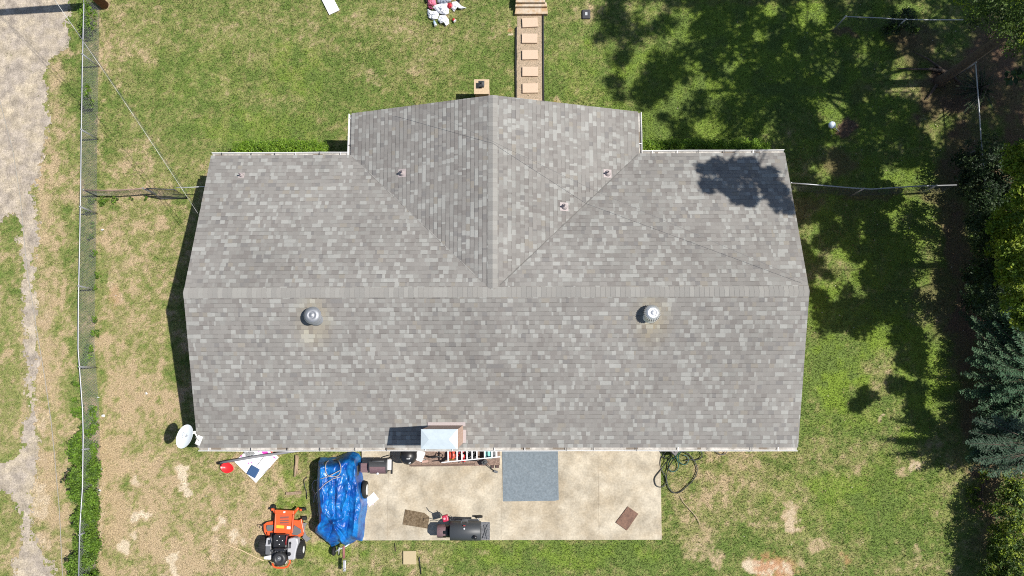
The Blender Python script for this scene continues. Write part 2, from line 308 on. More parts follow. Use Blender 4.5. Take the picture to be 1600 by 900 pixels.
def sheet(name, poly, z, mt, kind='structure', jit=0., sub=1):
    pts = []
    n = len(poly)
    for i in range(n):
        p = at(*poly[i]); q = at(*poly[(i+1) % n]); k = max(1, int((q-p).length/.05)) if sub else 1
        if (q-p).length > 60: k = 1
        for j in range(k):
            t = j/k; v = p.lerp(q, t); d = Vector((-(q-p).y, (q-p).x, 0)).normalized(); v += d*jit*((float(fbm(np.array(v.x), np.array(v.y), 1.9, 6))-.5)*2+(float(fbm(np.array(v.x), np.array(v.y), 9., 8, 3))-.5)*1.6); pts.append(v)
    b = MB(); b.prism(pts, z-.05, z); o = b.build(name, mt)
    if kind: o['kind'] = kind
    return o
road_m = mat('worn_asphalt_gravel', (.33, .285, .235), .95, noise=.34, nscale=1.1, col2=(.40, .34, .25), bump=.8, bscale=30, spec=.15, fine=.3, fscale=24)
def road():
    s = .055; X, Y = np.meshgrid(np.arange(-24, -15, s), np.arange(-13, 17, s)); cx_, cy_ = X[:-1, :-1]+s/2, Y[:-1, :-1]+s/2
    px, py = px_of(cx_, cy_); px = px+22*(fbm(cx_, cy_, 1.7, 81, 4)-.5)+20*(fbm(cx_, cy_, 8, 85, 3)-.5); py = py+22*(fbm(cx_, cy_, 1.7, 88, 4)-.5)
    k = inpoly(px, py, ROAD); Z = (fbm(X, Y, 1.1, 4, 4)-.5)*.05*(np.abs(X) < 22)-.03+.012
    V = np.stack([X, Y, Z], -1).reshape(-1, 3); idx = np.arange(X.size).reshape(X.shape); Fc = np.stack([idx[:-1, :-1], idx[:-1, 1:], idx[1:, 1:], idx[1:, :-1]], -1)[k]
    u, inv = np.unique(Fc, return_inverse=True); b = MB(); b.add([tuple(v) for v in V[u].tolist()], [tuple(f) for f in inv.reshape(-1, 4).tolist()], True)
    o = b.build('road', road_m); o['kind'] = 'structure'
road()
CONC = mat('pale_concrete', (.455, .405, .315), .9, noise=.26, nscale=.95, col2=(.36, .305, .22), bump=.35, bscale=60, spec=.2, fine=.13, fscale=16)
b = MB(); pp = [at(x, y, .08) for x, y in PATIO]; b.prism(pp, -.1, .08); o = b.build('patio', CONC, bevel=.01); o['kind'] = 'structure'
for jx in (606, 784, 935):
    b = MB(); a_, e_ = at(jx, 700, .0825), at(jx+.5, 843, .0825); b.box((a_+e_)/2, (.007, (a_-e_).length, .002)); jo = b.build('patio_joint', mat('joint_dirt', (.27, .22, .16), .95)); jo.parent = o; jo.location = jo.location-o.location

# ---------------------------------------------------------------- the house
D_, W_, E_, RZ = 4.94, 9.85, 2.66, 4.30
K = (RZ-E_)/D_; WX, WW, WY = -.07, 4.94, 6.43
house = thing('brick_house', 'long single storey brick house with grey shingled cross gable roof', 'house', (HC[0], HC[1], 0)); house.rotation_euler.z = .0015
SL = math.sqrt(1+K*K); EXPO = .1435
TURB = [(487, 492), (1020, 489)]
turbw = [at(x, y, 4.2) for x, y in TURB]
def tabs(kind):
    """shingle tabs of one slope: list of quads + colour. kind: S, N, E, W"""
    q = []; cols = []
    if kind in 'SN': u0, u1 = -W_, W_
    else: u0, u1 = 0.0, WY
    rows = int(D_*SL/EXPO)+1
    for r in range(rows):
        v0 = r*EXPO-.01; v1 = min((r+1)*EXPO+.012, D_*SL)
        u = u0-(R.random()*.3); 
        while u < u1:
            wd = R.choice((.06, .09, .12, .14, .15, .16, .18, .23)); a = max(u, u0); b_ = min(u+wd, u1); u += wd
            if b_-a < .01: continue
            s0 = D_-v0/SL; s1 = D_-v1/SL       # horizontal distance from the ridge
            if kind == 'N' and s1 > .3 and max(abs(a-WX), abs(b_-WX)) < s1-.25: continue
            if kind in 'EW' and b_ < s1-.25: continue
            t = R.random(); raised = 0
            if t < .34: c = (.250, .238, .220)
            elif t < .54: c = (.228, .216, .200)
            elif t < .64: c = (.205, .190, .176)
            elif t < .76: c = (.272, .266, .246)
            elif t < .93: c = (.345, .342, .318); raised = .004
            elif t < .96: c = (.262, .240, .205)
            else: c = (.192, .184, .176)
            c = [x*.85+y*.15 for x, y in zip(c, (.228, .218, .202))] if not raised else [x*.92 for x in c]
            k = (.93+.14*(float(fbm(np.array(a*1.0), np.array(r*.13+ord(kind)), .45, 2, 3))-.5)*2)*(1+R.uniform(-.05, .05)); c = [x*k for x in c]
            hb = .013+raised; ht = .003
            def P(uu, s, h):
                z = RZ-s*K+h
                if kind == 'S': return (uu, -s, z)
                if kind == 'N': return (uu, s, z)
                if kind == 'E': return (WX+s, uu, z)
                return (WX-s, uu, z)
            A, B, Cc, Dd = P(a, s0, hb), P(b_, s0, hb), P(b_, s1, ht), P(a, s1, ht)
            A0, B0 = P(a, s0, -.003), P(b_, s0, -.003); C0, D0 = P(b_, s1, -.003), P(a, s1, -.003)
            if kind in 'SN' or True:
                mx = HC[0]+(a+b_)/2; my = HC[1]+(-s0 if kind == 'S' else 0)
                if kind == 'S':
                    for tw in turbw:
                        d = math.hypot((mx-tw.x)*1.1, (my-tw.y+.25)*.75)
                        st_ = max(0, 1-d/.8)*R.uniform(.5, 1.)
                        if st_ > 0: c = [c[0]*(1+.26*st_), c[1]*(1+.15*st_), c[2]*(1-.12*st_)]
            flip = kind in 'NE'
            qs = [(A, B, Cc, Dd), (A0, B0, B, A), (B0, C0, Cc, B), (D0, A0, A, Dd)]
            for f in qs: q.append(f); cols.append(c)
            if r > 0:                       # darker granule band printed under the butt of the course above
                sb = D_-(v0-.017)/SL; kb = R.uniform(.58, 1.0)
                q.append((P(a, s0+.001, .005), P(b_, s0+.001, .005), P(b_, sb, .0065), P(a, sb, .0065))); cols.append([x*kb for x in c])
    return q, cols
Q = []; CC = []
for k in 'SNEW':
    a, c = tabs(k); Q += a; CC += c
# roof deck under the shingles
def slab(p):                                  # 4 upper corners -> thin slab faces
    p = [Vector(x) for x in p]; lo = [v-Vector((0, 0, .10)) for v in p]
    return [tuple(map(tuple, p)), tuple(map(tuple, lo[::-1]))]+[tuple(map(tuple, (p[i], lo[i], lo[(i+1) % 4], p[(i+1) % 4]))) for i in range(4)]
for s in (1, -1):
    dk = slab([(-W_, s*D_, E_-.002), (W_, s*D_, E_-.002), (W_, 0, RZ-.002), (-W_, 0, RZ-.002)]); Q += dk; CC += [(.2, .19, .18)]*6
    dk = slab([(WX+s*WW, 3.0 if True else 0, E_-.002), (WX+s*WW, WY, E_-.002), (WX, WY, RZ-.002), (WX, 0, RZ-.002)])
    # the wing slope starts where it meets the main slope: trapezoid down to the valley
    dk = slab([(WX+s*WW, WW-.02, E_-.002), (WX+s*WW, WY, E_-.002), (WX, WY, RZ-.002), (WX, .0, RZ-.002)]); Q += dk; CC += [(.2, .19, .18)]*6
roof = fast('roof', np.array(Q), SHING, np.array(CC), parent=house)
# ridge caps
def caps(axis, a0, a1, name, wdt=.15):
    Qc = []; cc = []; u = a0
    while u < a1:
        e = min(u+.155, a1); c = R.choice(((.255, .245, .225), (.245, .236, .218), (.262, .252, .232), (.24, .232, .215), (.28, .272, .25)))
        for s in (1, -1):
            def P(uu, d, h):
                z = RZ-d*K+h+.012
                return (uu, s*d, z) if axis == 'x' else (WX+s*d, uu, z)
            h0, h1 = .014, .008
            Qc += [(P(u, 0, h0), P(e, 0, h1), P(e, wdt, h1), P(u, wdt, h0)), (P(u, wdt, h0), P(e, wdt, h1), P(e, wdt, -.02), P(u, wdt, -.02)), (P(u, 0, h0), P(u, wdt, h0), P(u, wdt, -.01), P(u, 0, -.01))]; cc += [c]*3
        u = e
    o = fast(name, np.array(Qc), SHING, np.array(cc), parent=roof)
caps('x', -W_, W_, 'ridge_cap', .16); caps('y', .12, WY, 'ridge_cap', .15)
# valleys: a ragged cut line on either side of the wing
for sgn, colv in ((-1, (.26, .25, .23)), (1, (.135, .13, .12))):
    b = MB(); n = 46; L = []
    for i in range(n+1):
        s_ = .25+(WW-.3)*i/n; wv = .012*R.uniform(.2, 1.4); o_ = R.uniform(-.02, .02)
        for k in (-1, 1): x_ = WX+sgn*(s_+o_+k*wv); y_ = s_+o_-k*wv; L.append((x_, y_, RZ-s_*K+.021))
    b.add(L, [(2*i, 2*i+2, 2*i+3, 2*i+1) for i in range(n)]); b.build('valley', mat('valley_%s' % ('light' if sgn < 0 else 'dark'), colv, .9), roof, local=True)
# walls (brick), gables, soffit trim
def wallprism(b, pts, th):
    return b
b = MB()
wi, wo = .45, .25
def wall(x0, y0, x1, y1, h, name='wall'):
    b = MB(); d = Vector((x1-x0, y1-y0, 0)); L = d.length; a = math.atan2(d.y, d.x)
    b.box(((x0+x1)/2, (y0+y1)/2, h/2-.05), (L, .2, h+.1), rz=a); b.build(name, BRICK, house, local=True)
xW, yD = W_-.35, D_-.45
wall(-xW, -yD, xW, -yD, E_-.0); wall(-xW, yD, WX-WW+.45, yD, E_); wall(WX+WW-.45, yD, xW, yD, E_)
wall(WX-WW+.45, yD, WX-WW+.45, WY-.35, E_); wall(WX+WW-.45, yD, WX+WW-.45, WY-.35, E_); 
def gable(b, pts, nrm, th=.2):
    p = [Vector(x) for x in pts]; n = Vector(nrm)*th; k = len(p)
    b.add([*p, *[q-n for q in p]], [tuple(range(k)), tuple(range(k, 2*k))[::-1]]+[(i, i+k, (i+1) % k+k, (i+1) % k) for i in range(k)])
for s in (1, -1):
    b = MB(); gable(b, [(s*xW, -yD, -.1), (s*xW, yD, -.1), (s*xW, yD, E_), (s*xW, 0, RZ-.14), (s*xW, -yD, E_)], (s, 0, 0)); b.build('wall', BRICK, house, local=True)
b = MB(); gable(b, [(WX-WW+.45, WY-.35, -.1), (WX+WW-.45, WY-.35, -.1), (WX+WW-.45, WY-.35, E_), (WX, WY-.35, RZ-.14), (WX-WW+.45, WY-.35, E_)], (0, 1, 0)); b.build('wall', BRICK, house, local=True)
# rake boards on the gables
def rake(p, q):
    b = MB(); p = Vector(p); q = Vector(q); d = q-p
    n = Vector((d.y, -d.x, 0)).normalized()*.012
    b.add([p+n, q+n, q+n-Vector((0, 0, .15)), p+n-Vector((0, 0, .15)), p-n, q-n, q-n-Vector((0, 0, .15)), p-n-Vector((0, 0, .15))], [(0, 1, 2, 3), (7, 6, 5, 4), (0, 4, 5, 1), (3, 2, 6, 7), (0, 3, 7, 4), (1, 5, 6, 2)])
    b.build('rake_board', WHITE, house, local=True)
for s in (1, -1):
    for t in (1, -1): rake((s*(W_-.02), t*D_, E_-.03), (s*(W_-.02), 0, RZ-.03))
    rake((WX+s*WW, WY-.02, E_-.03), (WX, WY-.02, RZ-.03))
# gutters : U section with hangers
DEBRIS = mat('gutter_debris', (.18, .15, .12), .95, noise=.3)
TROUGH = mat('grey_trough', (.42, .40, .37), .8, noise=.3, nscale=3, col2=(.26, .24, .21))  # grey liner strip, darker than the white gutter around it
def gutter(p, q, out, tick=.95):
    p = Vector(p); q = Vector(q); out = Vector(out); b = MB(); z = E_-.03
    prof = [(.0, .0), (.0, -.10), (.085, -.10), (.11, .0), (.125, .0), (.125, -.012), (.117, -.012), (.093, -.112), (-.004, -.112), (-.004, 0)]
    n = max(2, int((q-p).length/.8)); vs = []; k = len(prof)
    for i in range(n+1):
        c = p.lerp(q, i/n); wob = R.uniform(-.006, .006); dz = R.uniform(-.004, .004)
        for d, h in prof: vs.append((c.x+out.x*(d+(wob if d > .05 else 0)), c.y+out.y*(d+(wob if d > .05 else 0)), z+h+dz))
    fs = [(i*k+j, (i+1)*k+j, (i+1)*k+(j+1) % k, i*k+(j+1) % k) for i in range(n) for j in range(k)]+[tuple(range(k)), tuple(n*k+j for j in range(k))[::-1]]
    b.add(vs, fs); o = b.build('gutter', WHITE, house, local=True)
    b4 = MB(); mid = (p+q)/2; ln = (q-p).length-.02; ax = abs(out.y) > .5; b4.box((mid.x+out.x*.045, mid.y+out.y*.045, z-.085), (ln if ax else .075, .075 if ax else ln, .012)); b4.build('trough', TROUGH, o, local=True)
    L = (q-p).length; t = .35
    while t < L-.1:
        b2 = MB(); c = p+(q-p)*(t/L); b2.box((c.x+out.x*.058, c.y+out.y*.058, z-.004), (.02 if abs(out.y) > .5 else .12, .12 if abs(out.y) > .5 else .02, .012)); b2.build('hanger', DGREY if R.random() < .6 else ALU, o, local=True); t += tick*R.uniform(.75, 1.25)
    t = R.uniform(0, 1)
    while t < L-.7:
        l = R.uniform(.1, .5); c0 = p+(q-p)*(t/L); c1 = p+(q-p)*((t+l)/L); mid = (c0+c1)/2
        b3 = MB(); b3.box((mid.x+out.x*.045, mid.y+out.y*.045, z-.088), (l if abs(out.y) > .5 else .06, .06 if abs(out.y) > .5 else l, .02)); b3.build('debris', DEBRIS, o, local=True); t += l+R.uniform(.6, 2.2)
    
gutter((-W_, -D_-.005, 0), (W_, -D_-.005, 0), (0, -1, 0), 1.15)
gutter((-W_, D_+.005, 0), (WX-WW-.13, D_+.005, 0), (0, 1, 0)); gutter((WX+WW+.13, D_+.005, 0), (W_, D_+.005, 0), (0, 1, 0))
gutter((WX-WW-.005, D_+.02, 0), (WX-WW-.005, WY, 0), (-1, 0, 0)); gutter((WX+WW+.005, D_+.02, 0), (WX+WW+.005, WY, 0), (1, 0, 0))
def hl(px, py, z): v = at(px, py, z); return Vector((v.x-HC[0], v.y-HC[1], z))
def roofz(x, y):
    a = RZ-abs(y)*K; 
    if y > 0 and abs(x-WX) < WW: a = max(a, RZ-abs(x-WX)*K)
    return a
def onroof(px, py, dz=0):
    z = 3.6
    for _ in range(8): v = hl(px, py, z); z = roofz(v.x, v.y)+dz
    return hl(px, py, z)
# turbine vents
for i, (px, py) in enumerate(TURB):
    v = onroof(px, py, .45); zb = v.z-.45; mt = mat('dull_turbine_metal', (.33, .34, .36), .55, metal=.6, noise=.15) if i == 0 else mat('bright_turbine_metal', (.72, .72, .72), .38, metal=.7, noise=.06)
    b = MB(); b.lathe((v.x, v.y, zb-.1), [(.30, .02), (.28, .06), (.17, .14), (.16, .3)], 24); bs = b.build('turbine_vent', mt, house, local=True)
    b = MB(); rc = 1.18 if i == 0 else 1.; b.lathe((v.x, v.y, zb), [(.235*rc, .36), (.205*rc, .40), (.20*rc, .425), (.17, .452), (.12, .470), (.115, .463), (.06, .478), (.05, .488), (.0, .494)], 28, cap=False); b.build('vent_cap', mt, bs, local=True)
    b = MB()
    for k in range(26):
        a0 = k*2*math.pi/26; vs = []
        for j in range(8):
            ph = -.9+1.85*j/7; r = .275*math.cos(ph*.8)+.0; z = zb+.32+.135*math.sin(ph*1.0)
            r = max(r, .13)
            for da in (0, .19): vs.append((v.x+(r-(.03 if da else 0))*math.cos(a0+da), v.y+(r-(.03 if da else 0))*math.sin(a0+da), z))
        b.add(vs, [(2*j, 2*j+1, 2*j+3, 2*j+2) for j in range(7)])
    b.build('vent_blades', mt, bs, local=True)
    b = MB(); b.lathe((v.x, v.y, zb), [(.12, .1), (.15, .3), (.12, .44)], 16); b.build('vent_core', BLACK, bs, local=True)
PINK = mat('faded_lead_flashing', (.38, .33, .32), .7, noise=.12)
for px, py, sc in ((376, 272, .7), (628, 269, 1.), (950, 270, 1.), (882, 322, 1.)):
    v = onroof(px, py, .12); zb = v.z-.12
    b = MB()
    q = .14*sc; e = .01
    b.add([(v.x+dx*q, v.y+dy*q, roofz(v.x+dx*q, v.y+dy*q)+.02) for dx, dy in ((-1, -1), (1, -1), (1, 1), (-1, 1))], [(0, 1, 2, 3)])
    b.lathe((v.x, v.y, zb), [(.11*sc, .0), (.10*sc, .05), (.06*sc, .12), (.05*sc, .14)], 20); fl = b.build('vent_pipe', PINK, house, local=True)
    b = MB(); b.tube([(v.x, v.y, zb), (v.x, v.y, zb+.26)], .03*sc, 12); b.build('pipe', mat('lead_pipe', (.2, .16, .17), .6), fl, local=True)
    b = MB(); b.tube([(v.x, v.y, zb+.255), (v.x, v.y, zb+.262)], .022*sc, 10); b.build('pipe_opening', BLACK, fl, local=True)
# chimney at the back eave with sheet metal hip cap
CZ = 5.15
c0 = hl(656.5, 670.5, CZ); c1 = hl(713.5, 702, CZ); cxm, cym = (c0.x+c1.x)/2+.02, (c0.y+c1.y)/2; cw, chh = c1.x-c0.x, c0.y-c1.y
b = MB(); b.box((cxm, cym, (CZ-.12)/2+1), (cw-.02, chh-.02, CZ-.12-2)); chim = b.build('chimney', BRICK, house, local=True)
b = MB(); zt = CZ; x0, x1, y0, y1 = cxm-cw/2, cxm+cw/2, cym-chh/2, cym+chh/2; hp = .07
b.add([(x0, y0, zt-.1), (x1, y0, zt-.1), (x1, y1, zt-.1), (x0, y1, zt-.1), (x0, y0, zt), (x1, y0, zt), (x1, y1, zt), (x0, y1, zt), (x0+chh*.42, cym, zt+hp), (x1-chh*.42, cym, zt+hp)],
      [(0, 1, 5, 4), (1, 2, 6, 5), (2, 3, 7, 6), (3, 0, 4, 7), (4, 5, 9, 8), (6, 7, 8, 9), (5, 6, 9), (7, 4, 8)])
b.build('chimney_cap', mat('pale_sheet_metal', (.5, .57, .6), .38, metal=.15, noise=.06, nscale=3), chim, local=True)
b = MB()
for (xx, yy, dx, dy) in ((cxm, cym+chh/2+.03, cw+.14, .12), (cxm+cw/2+.03, cym, .12, chh), (cxm-cw/2-.03, cym, .1, chh)): b.box((xx, yy, roofz(xx, yy)+.03), (dx, dy, .05))
b.build('flashing', PINK, chim, local=True)

# satellite dish on the rake corner
def dish():
    p = at(288, 682, 3.25); t = thing('satellite_dish', 'white oval satellite dish mounted at the roof corner', 'satellite dish', at(313, 688, 2.75))
    n = Vector((-.33, .10, .94)).normalized(); a1 = Vector((.42, .85, .1)); a1 = (a1-n*a1.dot(n)).normalized(); a2 = n.cross(a1)
    def bowl(off, k=32, rr=7):
        vs = [p-n*.07+n*off]; fs = []
        for i in range(1, rr+1):
            for j in range(k):
                a = 2*math.pi*j/k; r = i/rr; vs.append(p+n*(off-.07+.07*r*r)+a1*.40*r*math.cos(a)+a2*.30*r*math.sin(a))
        fs += [(0, 1+j, 1+(j+1) % k) for j in range(k)]
        fs += [(1+(i-1)*k+j, 1+i*k+j, 1+i*k+(j+1) % k, 1+(i-1)*k+(j+1) % k) for i in range(1, rr) for j in range(k)]
        return vs, fs
    b = MB(); v1, f1 = bowl(0); v2, f2 = bowl(-.012); b.add(v1, f1, True); b.add(v2, [f[::-1] for f in f2], True)
    k = 32; o1 = 1+6*k; b.add([v1[o1+j] for j in range(k)]+[v2[o1+j] for j in range(k)], [(j, (j+1) % k, k+(j+1) % k, k+j) for j in range(k)], True)
    b.build('reflector', mat('dish_enamel', (.74, .78, .8), .4), t)
    LG = mat('faded_print', (.42, .45, .47), .6)
    b = MB()
    def q(u, v): return p+a1*u+a2*v+n*(-.07+.07*((u/.4)**2+(v/.3)**2)+.004)
    for (u0, u1, v0, v1_) in ((-.06, .13, .0, .02), (-.04, .0, .10, .15), (-.04, .08, .15, .17), (.05, .08, .09, .15), (-.1, -.07, .08, .15)): b.add([q(u0, v0), q(u1, v0), q(u1, v1_), q(u0, v1_)], [(0, 1, 2, 3)])
    b.build('emblem', LG, t)
    b = MB(); g = at(304, 676, 3.2); h = at(311, 688, 2.85); b.tube([p-n*.07, g, at(309, 684, 3.0), h], [.028, .03, .03, .03], 10); b.box(h, (.16, .3, .04), rz=-.35); b.build('mast', WHITE, t)
    b = MB()
    for yy in (684, 689, 693): b.tube([at(306, yy, 2.9), at(311, yy+1, 2.9)], .02, 8)
    b.build('clamp', WHITE, t)
    b = MB(); b.tube([at(302, 675, 3.25), at(305.5, 675, 3.25)], .035, 10); b.build('receiver', WHITE, t)
dish()

# ---------------------------------------------------------------- cables
def cable(name, label, pts, r, mt, sag=0.):
    P = []
    for i in range(len(pts)-1):
        for j in range(10):
            t = j/10; v = Vector(pts[i]).lerp(Vector(pts[i+1]), t); v.z -= sag*4*t*(1-t); P.append(v)
    P.append(Vector(pts[-1])); b = MB(); b.tube(P, r, 6); return tag(b.build(name, mt), label, 'cable')
pb = at(163, 8); CAB = mat('cable_sheath', (.06, .06, .06), .6); CABW = mat('bare_twisted_wire', (.55, .55, .53), .5, noise=.2, nscale=1.3, col2=(.12, .12, .11))
po = thing('utility_pole', 'brown wooden utility pole at the lawn edge by the top of the fence', 'pole', pb)
b = MB(); b.tube([pb, pb+Vector((0, 0, 9.5))], [.17, .13], 16); b.build('pole', mat('creosoted_wood', (.16, .06, .035), .85, noise=.3, nscale=10), po)
b = MB(); b.tube([pb+Vector((-.17, 0, 9.5)), pb+Vector((-.17, 0, 9.55))], .1); b.build('pole_cap', STEEL, po); b = MB(); b.tube([pb+Vector((-.17, .0, 7.4)), pb+Vector((.17, 0, 7.4))], .03); b.build('bracket', STEEL, po)
he = at(312, 338, 2.75)
cable('service_cable', 'pale twisted service wire from the utility pole to the house corner', [pb+Vector((.1, 0, 7.4)), he], .007, CABW, .35)
cable('service_cable', 'black service wire sagging beside the pale one to the house corner', [pb+Vector((-.1, 0, 7.0)), at(305, 322, 2.7)], .007, CAB, .5)
cable('telephone_cable', 'thin black cable running diagonally across the shingles to the right roof edge', [at(640, 160, 4.35), at(770, 221, 4.42), at(925, 296, 4.25), at(1262, 441, 4.42)], .0045, mat('grey_cable_sheath', (.14, .14, .14), .6), .0)
cable('ground_cable', 'long thin cable lying down the dirt road and the dry verge', [at(-2, 150, .03), at(20, 235, .04), at(32, 310, .04), at(42, 420, .05), at(58, 520, .05), at(70, 590, .05), at(80, 660, .06), at(86, 720, .06), at(93, 800, .06), at(98, 905, .06)], .014, mat('grey_cable', (.3, .28, .24), .7))

# ---------------------------------------------------------------- foliage
LEAF = mat('leaf', (0, 0, 0), .55, attr='Col', trans=.32, spec=.35)
def leaves(cen, rad, n, size, cols, flat=.4, hang=None):
    """cen (m,3) clump centres, rad (m,) ; n leaves per clump -> quads"""
    m_ = len(cen); cen = np.repeat(cen, n, 0); rad = np.repeat(rad, n)
    d = N.normal(size=(m_*n, 3)); d /= np.linalg.norm(d, axis=1)[:, None]; rr = N.rand(m_*n)**.45
    p = cen+d*(rad*rr)[:, None]*np.array((1, 1, .75))
    nr = N.normal(size=(m_*n, 3))*flat+np.array((0, 0, 1)); nr /= np.linalg.norm(nr, axis=1)[:, None]
    t = N.normal(size=(m_*n, 3)); t -= nr*(t*nr).sum(1)[:, None]; t /= np.linalg.norm(t, axis=1)[:, None]; s = np.cross(nr, t)
    L = size*N.uniform(.6, 1.3, m_*n)[:, None]; Wd = L*N.uniform(.4, .6, m_*n)[:, None]
    V = np.stack([p-t*L*.5, p+s*Wd*.5, p+t*L*.5, p-s*Wd*.5], 1)
    c = np.array(cols)[N.randint(0, len(cols), m_)]; c = np.repeat(c, n, 0)*N.uniform(.65, 1.45, (m_*n, 1))
    return V, c
def shape_tree(name, label, cat, base, top, rb, rt, V, c, limbs=(), crown='crown', trunk_pts=None, group=None):
    t = thing(name, label, cat, base, group)
    b = MB()
    pts = trunk_pts or [base+Vector((0, 0, -.2)), base.lerp(top, .03), base.lerp(top, .3), base.lerp(top, .65), top]
    b.tube(pts, [rb*1.5, rb*1.05, rb*.85, rb*.6, rt] if len(pts) == 5 else rb, 12)
    for a, e, r in limbs:
        md = a.lerp(e, .5)+Vector((R.uniform(-.2, .2), R.uniform(-.2, .2), .25)); b.tube([a, md, e], [r, r*.6, r*.2], 7)
    b.build('trunk', BARK, t)
    fast(crown, V, LEAF, c, parent=t, off=base)
    return t
GREEN1 = [(.055, .10, .018), (.045, .085, .018), (.075, .125, .02), (.09, .15, .02)]
BRIGHT = [(.21, .29, .022), (.24, .30, .03), (.15, .23, .02), (.10, .17, .02)]
DARK = [(.025, .05, .018), (.03, .06, .02), (.02, .04, .016), (.045, .075, .022)]
BLUEG = [(.07, .145, .075), (.09, .175, .09), (.055, .115, .055), (.125, .21, .11)]
# shadows of the tall trees: (px,py) areas on the ground they shade
SA = [(960, -40), (945, 5), (925, 30), (945, 48), (930, 62), (965, 66), (975, 78), (945, 92), (950, 104), (978, 100), (985, 112), (950, 120), (948, 131), (975, 134), (990, 142), (965, 150), (968, 158), (1000, 160), (1012, 175), (1002, 200), (1005, 228), (1020, 250), (1640, 260), (1660, -60)]
SB = [(1236, 235), (1372, 235), (1372, 400), (1400, 480), (1440, 520), (1450, 640), (1455, 680), (1440, 668), (1418, 640), (1425, 625), (1445, 610), (1410, 612), (1388, 605), (1390, 588), (1405, 570), (1412, 545), (1395, 530), (1398, 515), (1425, 500), (1390, 490), (1372, 500), (1355, 512), (1350, 535), (1338, 520), (1320, 508), (1300, 515), (1288, 505), (1288, 530), (1280, 500), (1274, 470), (1262, 440), (1245, 380)]
SC = [(1330, 640), (1332, 628), (1345, 622), (1350, 605), (1358, 612), (1375, 615), (1368, 625), (1352, 632), (1342, 642)]
HOLES = [(1308, 192, 13), (1058, 150, 13), (1078, 143, 9), (1118, 200, 13), (1085, 105, 8), (985, 112, 12), (1000, 90, 10), (1012, 72, 9), (1042, 74, 8), (1065, 56, 8), (1070, 28, 9), (1020, 20, 9), (990, 12, 9), (1190, 60, 0), (1275, 15, 14), (1282, 26, 8), (1208, 14, 10), (1255, 36, 7), (1298, 120, 7), (1282, 140, 7), (1310, 160, 10), (1285, 165, 9), (1290, 185, 7), (1345, 100, 0), (1410, 100, 12), (1408, 135, 10), (1435, 140, 9), (1415, 8, 9), (1440, 12, 8), (1460, 200, 12), (1470, 185, 9), (1145, 105, 5), (1150, 140, 6), (1125, 158, 8), (1105, 133, 10), (1165, 187, 9), (1130, 220, 15), (1155, 228, 12), (1100, 200, 10), (1050, 165, 8), (1015, 195, 9), (1020, 215, 10), (1040, 205, 7), (1205, 195, 8), (1190, 180, 7), (1200, 212, 7), (1020, 182, 6),
         (1295, 262, 9), (1290, 278, 8), (1400, 268, 5), (1312, 398, 12), (1318, 415, 15), (1300, 412, 9), (1262, 362, 13), (1275, 358, 8), (1358, 420, 11), (1368, 415, 6), (1400, 384, 9), (1415, 328, 6), (1398, 312, 7), (1455, 362, 9), (1465, 380, 9), (1452, 340, 6), (1442, 340, 4), (1300, 450, 10), (1305, 462, 8), (1345, 455, 10), (1335, 440, 7), (1400, 470, 11), (1410, 485, 12), (1425, 482, 8), (1450, 500, 9), (1470, 530, 8), (1490, 500, 8), (1470, 545, 10), (1485, 550, 8), (1410, 585, 6), (1430, 592, 5), (1455, 595, 5), (1475, 620, 8), (1450, 632, 7), (1355, 350, 6), (1348, 368, 5), (1275, 395, 5), (1475, 290, 6), (1270, 262, 5), (1240, 300, 0), (1310, 340, 5), (1280, 440, 8), (1495, 400, 6), (1488, 460, 7)]
ROOFS = [(1125, 252, 14), (1145, 250, 14), (1165, 253, 14), (1185, 252, 14), (1118, 285, 11), (1135, 288, 12), (1150, 262, 10), (1150, 295, 13), (1165, 280, 16), (1180, 300, 14), (1190, 275, 18), (1175, 312, 10), (1205, 262, 16), (1215, 280, 14), (1210, 300, 12), (1228, 300, 12), (1220, 318, 12), (1232, 290, 10), (1235, 322, 10), (1200, 245, 8), (1225, 262, 8), (1160, 308, 8)]
def crownpts(poly, n, zlo, zhi, rad=.34, hole=True):
    P = []; r_ = []
    xs = [p[0] for p in poly]; ys = [p[1] for p in poly]; tries = 0
    while len(P) < n and tries < n*30:
        tries += 1
        x = R.uniform(min(xs), max(xs)); y = R.uniform(min(ys), max(ys))
        if not inpoly(np.array([x]), np.array([y]), poly)[0]: continue
        rr = rad*R.uniform(.7, 1.25); rp = rr*42.5*.62
        if hole and any(math.hypot(x-a, y-b) < c+rp for a, b, c in HOLES): continue
        g = at(x, y); zmin = (18.9+1.1-g.x)/1.246
        z = max(zlo, zmin+.9)+R.random()**1.3*(zhi-zlo)*.45
        if rr < .1: continue
        P.append((g.x-SX*z, g.y-SY*z, z)); r_.append(rr)
    return P, r_
def limbs_for(P, trunk, zs, k, r):
    out = []
    for i in R.sample(range(len(P)), min(k, len(P))):
        e = Vector(P[i]); za = min(max(e.z-R.uniform(1.5, 4), zs[0]), zs[1]); out.append((Vector((trunk.x, trunk.y, za)), e, r*R.uniform(.6, 1)))
    return out
